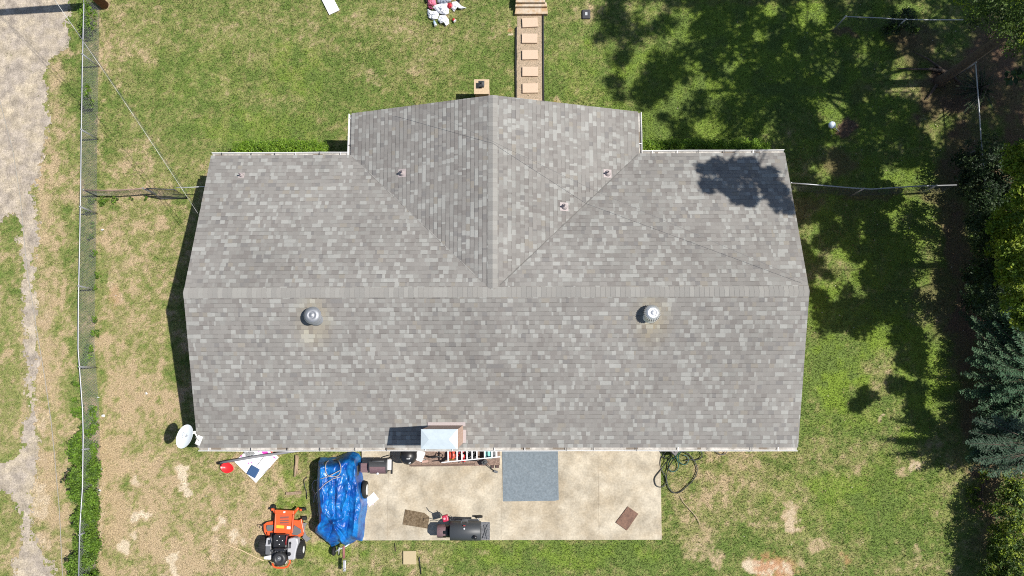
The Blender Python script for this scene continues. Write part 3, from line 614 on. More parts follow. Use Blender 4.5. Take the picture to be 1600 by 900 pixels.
def talltrees():
    # tree whose trunk shows at the upper right
    base = at(1468, 128); P, r_ = crownpts([p for p in SA], 2200, 9, 15, .34)
    for x, y, rr in ROOFS:
        for _ in range(7):
            a = R.uniform(0, 6.28); d = rr*math.sqrt(R.random())*.75; g = at(x+d*math.cos(a), y+d*math.sin(a), 3.4); z = R.uniform(11.5, 14)
            P.append((g.x-SX*(z-3.4), g.y-SY*(z-3.4), z)); r_.append(.24)
    LP = []; lr = []
    for _ in range(130):
        x = R.uniform(1500, 1640); y = R.uniform(-60, 80)
        if y > 20+(x-1490)*.62+R.uniform(-12, 6): continue
        if math.hypot(x-1545, y-70) < 26: continue
        z = R.uniform(5.5, 9); g = at(x, y, z); LP.append(tuple(g)); lr.append(R.uniform(.25, .5))
    V, c = leaves(np.array(P), np.array(r_), 34, .17, GREEN1+DARK[:2]); V2, c2 = leaves(np.array(LP), np.array(lr), 90, .085, GREEN1+DARK[:1]+BRIGHT[:1], .7); V = np.concatenate([V, V2]); c = np.concatenate([c, c2])
    top = base+Vector((.5, .3, 17)); lb = limbs_for(P, base, (6.0, 13), 40, .07)
    t = shape_tree('shade_tree', 'tall shade tree with slanting grey trunk and surface roots near the upper right', 'tree', base, top, .165, .06, V, c, lb)
    for pts, r in (([(1480, 112), (1462, 135), (1448, 155)], .11), ([(1478, 112), (1455, 108), (1425, 108), (1400, 106)], .07), ([(1476, 112), (1450, 92), (1425, 80)], .055), ([(1470, 128), (1478, 138), (1460, 128)], .05), ([(1485, 115), (1500, 130), (1512, 150)], .07)):
        b = MB(); q = [at(x, y, .06) for x, y in pts]; b.tube(q, [r*(1-.8*i/(len(q)-1)) for i in range(len(q))], 8); b.build('root', BARK, t)
    # second tree, beyond the right edge
    base = at(1690, 400); P, r_ = crownpts(SB, 1150, 4.5, 10, .31)
    P2, r2 = crownpts(SC, 26, 5, 9, .2); P += P2; r_ += r2
    V, c = leaves(np.array(P), np.array(r_), 32, .15, GREEN1)
    shape_tree('shade_tree', 'broadleaf shade tree beyond the right edge shading the side lawn', 'tree', base, base+Vector((0, 0, 13)), .25, .06, V, c, limbs_for(P, base, (3, 10), 14, .05))
talltrees()
def bush(name, label, cat, blob, n, size, cols, base, per=26, stems=8, crown='foliage', group=None, flat=.7):
    """blob: list of (px,py,z,r)"""
    b0 = at(*base); t = thing(name, label, cat, b0, group)
    P = []; r_ = []
    tot = sum(q[3]**2 for q in blob)
    for px, py, z, r in blob:
        c = at(px, py, z)
        for _ in range(max(3, int(n*r*r/tot))):
            d = Vector((R.gauss(0, 1), R.gauss(0, 1), R.gauss(0, 1))); d.normalize(); d *= r*R.random()**.4
            p = c+Vector((d.x, d.y, d.z*.8)); p.z = max(p.z, .05); P.append(tuple(p)); r_.append(R.uniform(.5, 1)*min(.22, r*.5))
    V, c = leaves(np.array(P), np.array(r_), per, size, cols, flat)
    fast(crown, V, LEAF, c, parent=t, off=b0)
    if not stems: return t
    b = MB()
    for i in R.sample(range(len(P)), min(stems, len(P))):
        e = Vector(P[i]); a = b0+Vector((R.uniform(-.1, .1), R.uniform(-.1, .1), 0)); b.tube([a, a.lerp(e, .5)+Vector((0, 0, .15)), e], [.03, .02, .008], 6)
    b.build('stem', BARK, t)
    return t
bush('shrub', 'dark green shrub at the right edge just below the fence line', 'shrub', [(1540, 250, 1.2, .9), (1575, 270, 1.8, 1.2), (1520, 285, .8, .6), (1510, 250, .6, .5), (1590, 320, 1.6, .9), (1550, 310, 1., .7)], 420, .10, DARK, (1560, 280))
bush('broadleaf_tree', 'bright yellow-green sunlit tree top at the right edge mid height', 'tree', [(1600, 250, 4.2, .6), (1605, 300, 4.5, .5), (1585, 350, 3.8, .75), (1600, 400, 4.2, .8), (1580, 425, 3.6, .5), (1592, 470, 3.6, .5), (1725, 215, 4.1, .7), (1790, 250, 4.1, .75), (1725, 280, 4.1, .7), (1790, 320, 4.1, .75), (1725, 350, 4.1, .7), (1790, 400, 4.1, .75), (1725, 410, 4.1, .7), (1568, 358, 3.4, .4), (1560, 390, 3., .35), (1600, 500, 3.6, .35)], 2100, .11, BRIGHT, (1640, 380))
bush('shrub', 'mid green shrub in shade beside the right fence rail', 'shrub', [(1540, 380, .9, .5), (1528, 430, .9, .5), (1545, 315, 2.4, .6), (1552, 355, 2.9, .65), (1548, 395, 2.6, .65), (1555, 430, 2.9, .65), (1550, 465, 2.4, .65), (1530, 350, 1.6, .5), (1528, 470, 1.3, .5), (1590, 500, 1.6, .6)], 760, .09, DARK+GREEN1[:1], (1560, 430))
bush('shrub', 'sunlit leafy shrub in the lower right corner', 'shrub', [(1585, 790, 1.2, .8), (1600, 850, 1.4, .9), (1570, 880, 1.0, .7), (1555, 910, .8, .6), (1600, 920, 1.3, .8), (1565, 835, .7, .45), (1562, 860, .9, .5), (1590, 760, 1.0, .6)], 900, .085, GREEN1+BRIGHT[:2], (1585, 860))
bush('shrub', 'low leafy bush growing through the upper right gate rail', 'shrub', [(1395, 38, .5, .35), (1410, 30, .6, .4), (1385, 45, .3, .25), (1425, 40, .4, .3)], 90, .10, GREEN1+DARK, (1402, 46), per=20)
bush('shrub', 'small green plant in grass at the shaded foot of the evergreen', 'shrub', [(1535, 745, .2, .25), (1530, 790, .2, .3), (1520, 770, .15, .25)], 40, .08, GREEN1+BRIGHT, (1530, 770), per=20)
# evergreen with long feathery boughs
def evergreen(name, label, base, fr, cols, h=3.6, fine=True):
    b0 = at(*base); t = thing(name, label, 'tree', b0); V = []; c = []; b = MB(); b.tube([b0, b0+Vector((0, 0, h*.6)), b0+Vector((0, 0, h))], [.12, .08, .02], 8)
    def twig(a, e, wmax, cc):
        d = e-a; L = d.length; dn = d.normalized(); side = Vector((-dn.y, dn.x, R.uniform(-.3, .3))).normalized(); k = max(4, int(L/.028))
        for i in range(k):
            t_ = (i+.3)/k; p0 = a.lerp(e, t_)
            for s_ in (-1, 1):
                l = wmax*(1.1-t_)*R.uniform(.5, 1.2); td = (side*s_*R.uniform(.5, 1)+dn*R.uniform(.5, 1.1)+Vector((0, 0, R.uniform(-.3, .5)))).normalized(); q = p0+td*l; wv = Vector((-td.y, td.x, R.uniform(-.5, .5)))*.011
                V.append((p0-wv, p0+wv, q+wv*.6, q-wv*.6)); f = R.uniform(.6, 1.5); c.append((cc[0]*f, cc[1]*f, cc[2]*f))
    for px, py, z in fr:
        e = at(px, py, z); a = Vector((b0.x+R.uniform(-.1, .1), b0.y+R.uniform(-.1, .1), max(.3, z-R.uniform(.3, 1.0)))); d = e-a
        if d.length > 2.2 and fine: a = e-d.normalized()*2.2
        d = e-a; L = d.length; dn = d.normalized(); side = Vector((-dn.y, dn.x, 0)).normalized(); cc = cols[R.randrange(len(cols))]
        b.tube([a, a.lerp(e, .5)+Vector((0, 0, .08)), e], [.02, .012, .004], 5)
        if not fine: twig(a, e, .16, cc); continue
        for j in range(int(L/.10)):
            t_ = 1-j*.10/L
            if t_ < .2: break
            p0 = a.lerp(e, t_)
            for s_ in (-1, 1):
                l = (.10+.30*(1-t_)**.5)*R.uniform(.6, 1.3); q = p0+(dn*R.uniform(.6, 1.2)+side*s_*R.uniform(.4, 1)+Vector((0, 0, R.uniform(-.1, .5)))).normalized()*l; twig(p0, q, .055, cc)
        twig(a.lerp(e, .6), e, .07, cc)
    b.build('trunk', BARK, t)
    fast('crown', np.array([[tuple(x) for x in f] for f in V]), LEAF, np.array(c), parent=t, off=b0)
fr = []
for i in range(260):
    py = R.uniform(400, 745); edge = 1508+12*math.sin(py*.05)+.35*max(0, py-690)+.5*max(0, 450-py); px = R.uniform(edge, 1605)
    fr.append((px, py, .7+1.7*(px-edge)/110+R.uniform(-.2, .4)))
evergreen('evergreen_tree', 'dark blue-green evergreen with feathery boughs along the right edge', (1625, 600), fr, BLUEG, 4.2)
fr = [(1555+R.uniform(-45, 45), 700+R.uniform(-50, 45), R.uniform(1.2, 2.8)) for _ in range(70)]
evergreen('evergreen_tree', 'paler feathery evergreen in sun at the lower end of the dark one', (1585, 690), fr, [(.055, .10, .06), (.07, .12, .075), (.04, .075, .045)], 3.4)
fr = [(1525+32*math.cos(a)+R.uniform(-8, 8), 140+34*math.sin(a)+R.uniform(-8, 8), R.uniform(.4, 1.0)) for a in [i*.42 for i in range(30)]]
evergreen('seedling_palm', 'small dark frond plant under the big tree by the right fence', (1527, 145), fr, [(.02, .06, .025), (.03, .075, .03), (.06, .10, .03)], .8, False)
# hedges against the front walls
for lab, x0, x1, yy, g in (('clipped low green hedge against the front wall left of the wing', 378, 508, 236, 0), ('clipped low green hedge against the front wall right of the wing', 1004, 1195, 234, 1)):
    bl = []; x = x0
    while x < x1: bl.append((x, yy-2+R.uniform(-2, 2), R.uniform(.5, .75), R.uniform(.28, .4))); x += 7
    bush('hedge', lab, 'hedge', bl, 1100, .055, [(.16, .28, .02), (.20, .32, .03), (.11, .20, .02)], ((x0+x1)/2, 242), per=30, stems=14)
# fallen leaves and flecks under the trees
n = 1500; x = N.uniform(5, 20, n); y = N.uniform(-10, 15, n); px, py = px_of(x, y); kk = (N.rand(n) < np.clip((px-1080)/420, .05, 1)) & ~((px < 1262) & (py > 236) & (py < 700)); x, y = x[kk], y[kk]; n = len(x)
a = N.uniform(0, 6.28, n); l = N.uniform(.012, .035, n); d1 = np.stack([np.cos(a)*l, np.sin(a)*l, N.uniform(-.3, .3, n)*l], -1); d2 = np.stack([-np.sin(a)*l*.6, np.cos(a)*l*.6, N.uniform(-.3, .3, n)*l], -1); p = np.stack([x, y, np.full(n, .035)], -1)
fl = fast('fallen_leaves', np.stack([p-d1, p-d2, p+d1, p+d2], 1), LEAF, np.array([(.34, .24, .12), (.42, .34, .2), (.25, .15, .08), (.5, .45, .35)])[N.randint(0, 4, n)], kind='stuff'); fl['label'] = 'dry fallen leaves scattered over the lawn below the trees'; fl['category'] = 'leaves'
# ---------------------------------------------------------------- chain-link fences
WIRE = mat('galvanised_wire', (.34, .34, .35), .5, metal=.5); RUST = mat('rusty_rail', (.28, .19, .15), .8, noise=.25)
def fence(name, label, pts, h, post_every=3., railm=STEEL, wire=WIRE, lean=Vector((0, 0, 0)), posts=None, cat='fence', rr=.024, pitch=.10, rw=.003):
    tops = [at(x, y, h) for x, y in pts]; t = thing(name, label, cat, (tops[0].x, tops[0].y, 0))
    b = MB(); b.tube(tops, rr, 8); b.build('top_rail', railm, t)
    cum = [0]
    for i in range(len(tops)-1): cum.append(cum[-1]+(tops[i+1]-tops[i]).length)
    def P(s, z):
        s = min(max(s, 0), cum[-1]); i = max(j for j in range(len(cum)) if cum[j] <= s+1e-9); i = min(i, len(tops)-2)
        v = tops[i].lerp(tops[i+1], (s-cum[i])/(cum[i+1]-cum[i])); return Vector((v.x, v.y, z))+lean*(1-z/h)
    tot = cum[-1]; V = []
    s = -h
    r = rw
    while s < tot:
        for sg in (1, -1):
            a0, a1 = (s, s+h) if sg > 0 else (s+h, s)
            za, zb = .02, h-.02
            n = 2
            p, q = (P(a0, za), P(a1, zb))
            lo, hi = (a0, a1)
            if min(lo, hi) < 0 or max(lo, hi) > tot: 
                s0, s1 = lo, hi; t0, t1 = 0., 1.
                for lim in (0., tot):
                    if (s0-lim)*(s1-lim) < 0:
                        tt = (lim-s0)/(s1-s0)
                        if (lim == 0. and s0 < 0) or (lim == tot and s0 > tot): t0 = tt
                        else: t1 = tt
                if min(s0+(s1-s0)*t0, s0+(s1-s0)*t1) < -.01 or max(s0+(s1-s0)*t0, s0+(s1-s0)*t1) > tot+.01: continue
                p = P(s0+(s1-s0)*t0, za+(zb-za)*t0); q = P(s0+(s1-s0)*t1, za+(zb-za)*t1)
            d = (q-p).normalized(); u = d.cross(Vector((0.3, .8, .1))).normalized()*r; w2 = d.cross(u).normalized()*r
            V += [(p+u, p-u, q-u, q+u), (p+w2, p-w2, q-w2, q+w2)]
        s += pitch
    fast('wire_mesh', np.array([[tuple(x) for x in f] for f in V]), wire, parent=t, off=t.location)
    s = 0.
    ps = posts if posts is not None else [i*post_every for i in range(int(tot/post_every)+1)]
    for s in ps:
        b = MB(); b.tube([P(s, -.1), P(s, h+.03)], .03, 8); b.lathe(P(s, h+.03), [(.034, 0), (.03, .02), (.012, .04)], 8); b.build('post', STEEL, t)
    return t
fence('chain_link_fence', 'long chain-link fence with galvanised top rail along the left side', [(131, -30), (131, 5), (129, 90), (128, 150), (127, 210), (126, 297), (124.5, 380), (122.5, 470), (122, 545), (125, 585), (129, 640), (130, 680), (129, 760), (125, 820), (122, 930)], 1.1, 2.9)
fence('chain_link_fence', 'short sagging chain-link cross fence with rusty rail beside the left gate', [(131, 297), (175, 297.5), (205, 296), (229, 294)], .85, 2.2, RUST, WIRE)
DWIRE = mat('weathered_wire', (.10, .10, .10), .6, metal=.3)
fence('chain_link_fence', 'shaded chain-link fence running from the house to the right trees', [(1236, 286), (1265, 288), (1300, 291), (1335, 294), (1362, 295.5), (1400, 293), (1430, 291), (1495, 289)], 1.1, 2.6, wire=DWIRE, rw=.0022)
fence('chain_link_fence', 'short chain-link run with bent rail at the upper right corner', [(1321, 26), (1375, 28), (1400, 30), (1440, 31), (1505, 31)], 1.1, 2.2, wire=DWIRE, rw=.0018, rr=.019)
fence('chain_link_fence', 'chain-link fence half hidden in the trees at the right edge', [(1524, 98), (1529, 160), (1533, 220), (1541, 300), (1553, 385), (1556, 410), (1568, 520), (1580, 640), (1594, 730), (1600, 790), (1612, 900)], 1.1, 3.2, wire=DWIRE, rw=.0018)
# leaning gate leaf
g = thing('gate', 'leaning dark wire gate leaf between the rusty fence and the house', 'gate', at(260, 308))
c = [at(229, 294.5, .95), at(272, 296, .95), at(293, 309, .08), at(251, 310, .08)]
b = MB(); b.tube([c[0], c[1], c[2], c[3], c[0]], .022, 8); b.build('frame', DGREY, g)
V = []
for i in range(1, 40):
    t = i/40
    for p, q in ((c[0].lerp(c[1], t), c[3].lerp(c[2], t)), (c[0].lerp(c[3], t), c[1].lerp(c[2], t))): V.append([tuple(p+Vector((.003, 0, 0))), tuple(p-Vector((.003, .002, 0))), tuple(q-Vector((.003, .002, 0))), tuple(q+Vector((.003, 0, 0)))])
fast('wire_mesh', np.array(V), mat('dark_wire', (.07, .075, .07), .6), parent=g, off=g.location)
b = MB(); b.tube([at(275, 293, .9), at(300, 292.5, .95), at(320, 291.5, 1.0)], .014, 8); tag(b.build('rail', ALU), 'thin pale rail from the gate to the house wall', 'rail')
# vines
def vine(label, blob, n, cols, base, size=.075): bush('climbing_vine', label, 'vine', blob, n, size, cols, base, per=16, stems=0)
VG = [(.11, .20, .02), (.14, .25, .025), (.07, .13, .018), (.16, .26, .035)]
vine('leafy vine clump on the fence at the top by the utility pole', [(131, 12, 1.0, .25), (137, 22, .8, .28), (132, 35, .8, .28), (141, 40, .5, .22), (136, 48, .4, .2)], 90, VG, (147, 35))
vine('small vine tuft on the upper part of the left fence', [(134, 138, .8, .2), (131, 150, .8, .22), (136, 160, .5, .22), (142, 165, .3, .15)], 50, VG, (146, 158))
bl = []
y = 640
while y < 920:
    k = 1. if y > 690 else .45
    for _ in range(3): bl.append((R.uniform(113, 147), y+R.uniform(-5, 5), R.uniform(.2, 1.0), .2*k+.06))
    y += 8
vine('dense bright vine covering the lower part of the left fence', bl, 3600, VG, (135, 800), .07)
vine('thin creeper along the foot of the fence below the cross fence', [(145, 312, .1, .15), (160, 314, .1, .2), (140, 330, .15, .16), (143, 350, .1, .12), (180, 312, .1, .14), (205, 310, .08, .1), (225, 309, .08, .1)], 60, VG, (150, 316), .06)
vine('sparse weeds along the fence foot at middle left', [(141, 370, .2, .12), (146, 395, .15, .16), (152, 430, .1, .14), (148, 450, .1, .12), (146, 500, .2, .14), (148, 520, .2, .16), (140, 545, .4, .16), (134, 560, .4, .2), (128, 570, .3, .16), (118, 600, .5, .14), (116, 625, .5, .14)], 150, VG, (146, 470), .06)
bush('shrub', 'dark twig weed poking out of the left fence near the road', 'shrub', [(103, 745, .3, .15), (98, 752, .2, .12), (108, 738, .3, .12)], 12, .07, DARK, (105, 748), per=12)

# ---------------------------------------------------------------- front walk
GRV = mat('pea_gravel', (.42, .32, .225), .95, noise=.45, nscale=26, col2=(.27, .22, .15), bump=.8, bscale=40)
sheet('path', PATH, .004, GRV, jit=.02)
EDG = mat('edging', (.03, .03, .03), .7)
b = MB(); b.tube([at(806.5, 42, .05), at(806, 90, .05), at(806.5, 165, .05)], .028, 6); tag(b.build('path_edging', EDG), 'black edging strip on the left of the stepping stone path', 'edging', 'edging strips of the path')
b = MB(); b.tube([at(848.5, 22, .05), at(849, 90, .05), at(849.5, 165, .05)], .028, 6); tag(b.build('path_edging', EDG), 'black edging strip on the right of the stepping stone path', 'edging', 'edging strips of the path')
STONE = mat('tan_paver', (.54, .41, .30), .9, noise=.1, nscale=9, bump=.2, bscale=80)
ordn = ['first', 'second', 'third', 'fourth', 'fifth', 'sixth']
for i, (px, py) in enumerate([(828, 35.5), (827.5, 60.2), (828, 86), (828.3, 112), (828.6, 138), (829, 163)]):
    a = at(px, py, .05); b = MB(); b.box(a, (.60, .375, .08), rz=[.05, -.01, .008, -.012, .01, 0][i]); tag(b.build('stepping_stone', STONE, bevel=.012), '%s tan stepping stone of the path, counted from the steps' % ordn[i], 'stepping stone', 'stepping stones of the front path')
t = thing('garden_steps', 'pale worn concrete steps at the upper end of the path', 'steps', at(830, 20))
STP = mat('stained_concrete', (.5, .42, .33), .85, noise=.12, nscale=4, col2=(.42, .28, .15))
for x0, x1, y0, y1, z in ((804, 856, 10, 21.5, .16), (804.5, 855, 3.5, 10, .30), (805.5, 852, -16, 3.5, .44)):
    b = MB(); b.prism([at(x0+2, y0, z), at(x1-1, y0, z), at(x1, y1, z), at(x0, y1, z)], -.05, z); b.build('tread', STP, t, bevel=.015)
# brick pillar with lantern
pz = 1.3
t = thing('lantern_pillar', 'square brick pillar with pale cap and black lantern before the gable', 'pillar', at(752, 156))
a = at(752.5, 135.5, pz)
b = MB(); b.box((a.x, a.y, pz/2-.05), (.50, .50, pz-.02)); b.build('pillar', BRICK, t)
b = MB(); b.box((a.x, a.y, pz-.02), (.56, .56, .07)); b.build('cap', mat('tan_cap', (.5, .38, .25), .85, noise=.15, nscale=8), t, bevel=.01)
b = MB(); b.box((a.x+.0, a.y+.04, pz+.02), (.17, .17, .03)); b.box((a.x, a.y+.04, pz+.1), (.11, .11, .16)); b.build('lantern_body', BLACK, t)
b = MB(); b.add([(a.x-.11, a.y-.07, pz+.19), (a.x+.11, a.y-.07, pz+.19), (a.x+.11, a.y+.15, pz+.19), (a.x-.11, a.y+.15, pz+.19), (a.x-.03, a.y+.01, pz+.24), (a.x+.03, a.y+.01, pz+.24), (a.x+.03, a.y+.07, pz+.24), (a.x-.03, a.y+.07, pz+.24)], [(0, 1, 5, 4), (1, 2, 6, 5), (2, 3, 7, 6), (3, 0, 4, 7), (4, 5, 6, 7), (3, 2, 1, 0)])
b.build('lantern_roof', DGREY, t)
b = MB(); b.lathe((a.x, a.y+.04, pz+.24), [(.02, 0), (.03, .03), (.01, .06)], 10); b.build('finial', BLACK, t)
# water meter box, well cap, utility pad
t = thing('meter_box', 'black square water meter box lid in the lawn', 'meter box', at(916, 21))
b = MB(); a = at(916, 21.5, .05); b.box((a.x, a.y, .0), (.33, .38, .1)); b.build('lid', mat('meter_lid', (.035, .035, .04), .6), t, bevel=.04)
b = MB(); b.box((a.x, a.y+.0, .055), (.09, .13, .012)); b.build('reader_cover', mat('grey_cover', (.4, .42, .43), .6), t)
t = thing('cleanout_pipe', 'capped white pipe standing in bare soil in the shaded lawn', 'pipe', at(1304, 196))
a = at(1303.5, 192.5, .35); a.z = .12; b = MB(); b.tube([(a.x, a.y, 0), (a.x, a.y, .13)], .1, 16); b.build('pipe', WHITE, t)
b = MB(); b.lathe((a.x, a.y, .13), [(.135, 0), (.135, .04), (.1, .055), (.02, .06)], 20); b.build('cap', mat('pale_cap', (.6, .7, .75), .5), t)
b = MB(); b.tube([(a.x+.1, a.y-.05, .1), (a.x+.3, a.y-.22, .03)], .02); b.build('side_pipe', GREYP, t)
b = MB(); a = at(640, 871.5, .06); b.box((a.x, a.y, .01), (.46, .46, .1), rz=.02); tag(b.build('paver', mat('yellow_paver', (.43, .35, .21), .9, noise=.1), bevel=.01), 'square tan paver in the grass below the patio', 'paver')
b = MB(); b.tube([at(655.5, 870, .12), at(656, 880, .02), at(658, 897, .02)], .018); tag(b.build('iron_stake', BLACK), 'thin black rod lying below the patio beside the paver', 'rod')
b = MB(); b.tube([at(617, 849, .03), at(618.5, 862, .03)], .012); tag(b.build('stick', mat('brown_twig', (.1, .07, .05), .9)), 'short dark twig in the grass under the patio edge', 'stick')

# ---------------------------------------------------------------- patio things
MATB = mat('blue_grey_carpet', (.165, .20, .225), .95, noise=.2, nscale=5, col2=(.185, .22, .245), bump=.7, bscale=70)
b = MB(); b.prism([at(784.5, 690, .095), at(871.5, 690, .095), at(873, 781, .095), at(867, 782.5, .095), at(786, 783.5, .095)], .08, .095); tag(b.build('outdoor_rug', MATB), 'blue-grey rectangular outdoor rug on the concrete patio', 'rug')
def flatmat(label, pts, m1, z=.1):
    b = MB(); b.prism([at(x, y, z) for x, y in pts], .08, z); tag(b.build('door_mat', m1, bevel=.004), label, 'mat')
flatmat('weathered brown mat with clipped corner left of the smoker', [(633, 796), (663, 801.5), (671, 808), (668, 826), (629, 819.5)], mat('mottled_board', (.17, .125, .075), .9, noise=.45, nscale=12, col2=(.09, .06, .03)))
b = MB(); b.prism([at(x, y, .12) for x, y in [(981, 791.5), (997.5, 803), (979.5, 829), (962, 816.5)]], .08, .12); tag(b.build('wood_board', mat('brown_slab', (.17, .085, .05), .6, noise=.35, nscale=10, col2=(.1, .045, .025)), bevel=.006), 'reddish brown board lying askew on the right of the patio', 'board')
STAIN = mat('damp_stain', (.26, .19, .11), .95, noise=.2)
# planting strip behind patio
sheet('planting_bed', [(640, 690), (781, 690), (781, 727), (640, 728.5)], .088, mat('bed_soil', (.27, .19, .15), .95, noise=.35, nscale=14, col2=(.16, .11, .085), bump=.7, bscale=30), jit=.01)
# barrel charcoal grill
def grill():
    t = thing('charcoal_grill', 'faded barrel charcoal grill beside the blue tarp', 'grill', at(590, 738, .08))
    z = .95
    a = at(577, 729, z); e = at(604, 729, z); L = (e-a).length; cy_ = a.y
    b = MB()
    prof = []
    vs = []; K_ = 20
    for xx in (a.x, e.x):
        for j in range(K_+1):
            an = math.pi*j/K_; vs.append((xx, cy_+.26*math.cos(an), z-.2+.26*math.sin(an)))
    b.add(vs, [(j, j+1, K_+2+j, K_+1+j) for j in range(K_)], True); b.add([vs[j] for j in range(K_+1)], [tuple(range(K_+1))]); b.add([vs[K_+1+j] for j in range(K_+1)], [tuple(range(K_+1))[::-1]])
    lid = b.build('lid', DGREY, t)
    b = MB(); vs = []
    for xx in (a.x+.02, e.x-.03):
        for j in range(9):
            an = math.pi*(.98-.48*j/8)*1.0; vs.append((xx, cy_+.266*math.cos(an), z-.198+.268*math.sin(an)))
    b.add(vs, [(j, j+1, 10+j, 9+j) for j in range(8)], True); b.build('faded_panel', MAUVE, lid)
    b = MB(); b.lathe(((a.x+e.x)/2, cy_, z-.2), [(.25, -L/2+.01), (.25, L/2-.01)], 20, 'x'); b.build('firebox', BLACK, t)
    b = MB(); q = at(569.5, 731, .8); b.box(q, (.27, .32, .03)); b.build('side_shelf', MAUVE, t, bevel=.006)
    b = MB(); q = at(608.5, 726, .8); b.box(q, (.14, .36, .03)); b.build('side_shelf', mat('white_shelf', (.6, .6, .6), .6), t, bevel=.006)
    b = MB(); q = at(612, 730, .76); b.box(q, (.07, .46, .03)); b.build('shelf_rail', BLACK, t)
    b = MB(); m2 = at(590, 740, z-.02); b.lathe(m2, [(.035, -.01), (.045, 0), (.03, .015)], 14); b.build('thermometer', ALU, t)
    b = MB(); b.tube([at(581, 720.5, z+.08), at(600, 720.5, z+.08)], .016); b.build('handle', GREYP, t)
    for sx in (a.x+.03, e.x-.03):
        for sy in (-.2, .2): b = MB(); b.tube([(sx, cy_+sy*1.1, .08), (sx, cy_+sy, z-.2)], .018); b.build('leg', BLACK, t)
    b = MB(); b.tube([at(603, 719, .7), at(608, 715, .6), at(613, 712, .4)], .02); b.build('brace', BLACK, t)
grill()
# kamado style grill with white lid/tray
def kettle():
    t = thing('kettle_grill', 'round black kettle grill under the eave with two stickers', 'grill', at(637, 716, .08))
    c = at(638, 712.5, .85); b = MB(); b.lathe((c.x, c.y, .85), [(.30, -.02), (.30, .03), (.27, .13), (.19, .22), (.08, .265), (.0, .27)], 30, cap=False); b.build('lid', BLACK, t)
    b = MB(); b.lathe((c.x, c.y, .85), [(.12, -.42), (.24, -.3), (.3, -.12), (.3, -.02)], 30); b.build('bowl', BLACK, t)
    ST = mat('sticker', (.6, .62, .63), .6)
    b = MB(); b.lathe(at(639.8, 722.5, 1.03), [(.04, -.03), (.045, -.0), (.0, .003)], 16); b.build('damper', ST, t)
    b = MB(); b.box(at(638, 716.5, 1.11), (.12, .05, .012), rx=-.35); b.build('sticker', ST, t)
    b = MB(); b.tube([at(630, 705, 1.05), at(634, 702.5, 1.12), at(640, 702, 1.12)], .014); b.build('handle', GREYP, t)
    for k in range(3): an = k*2.09+.4; b = MB(); b.tube([(c.x+.34*math.cos(an), c.y+.34*math.sin(an), .08), (c.x+.2*math.cos(an), c.y+.2*math.sin(an), .55)], .016); b.build('leg', ALU, t)
kettle()
t = thing('plastic_stool', 'white square plastic stool seat tipped beside the kettle grill', 'stool', at(656, 718, .08))
c = at(656, 712.5, .62); b = MB(); b.box(c, (.29, .36, .04), rz=-.38, ry=.12); b.build('seat', mat('white_plastic', (.8, .8, .8), .45), t, bevel=.035)
for dx, dy in ((-.1, -.13), (.1, -.13), (.1, .13), (-.1, .13)): b = MB(); b.tube([(c.x+dx*1.4, c.y+dy*1.3, .08), (c.x+dx, c.y+dy, .6)], .018); b.build('leg', mat('grey_leg', (.4, .4, .4), .5), t)
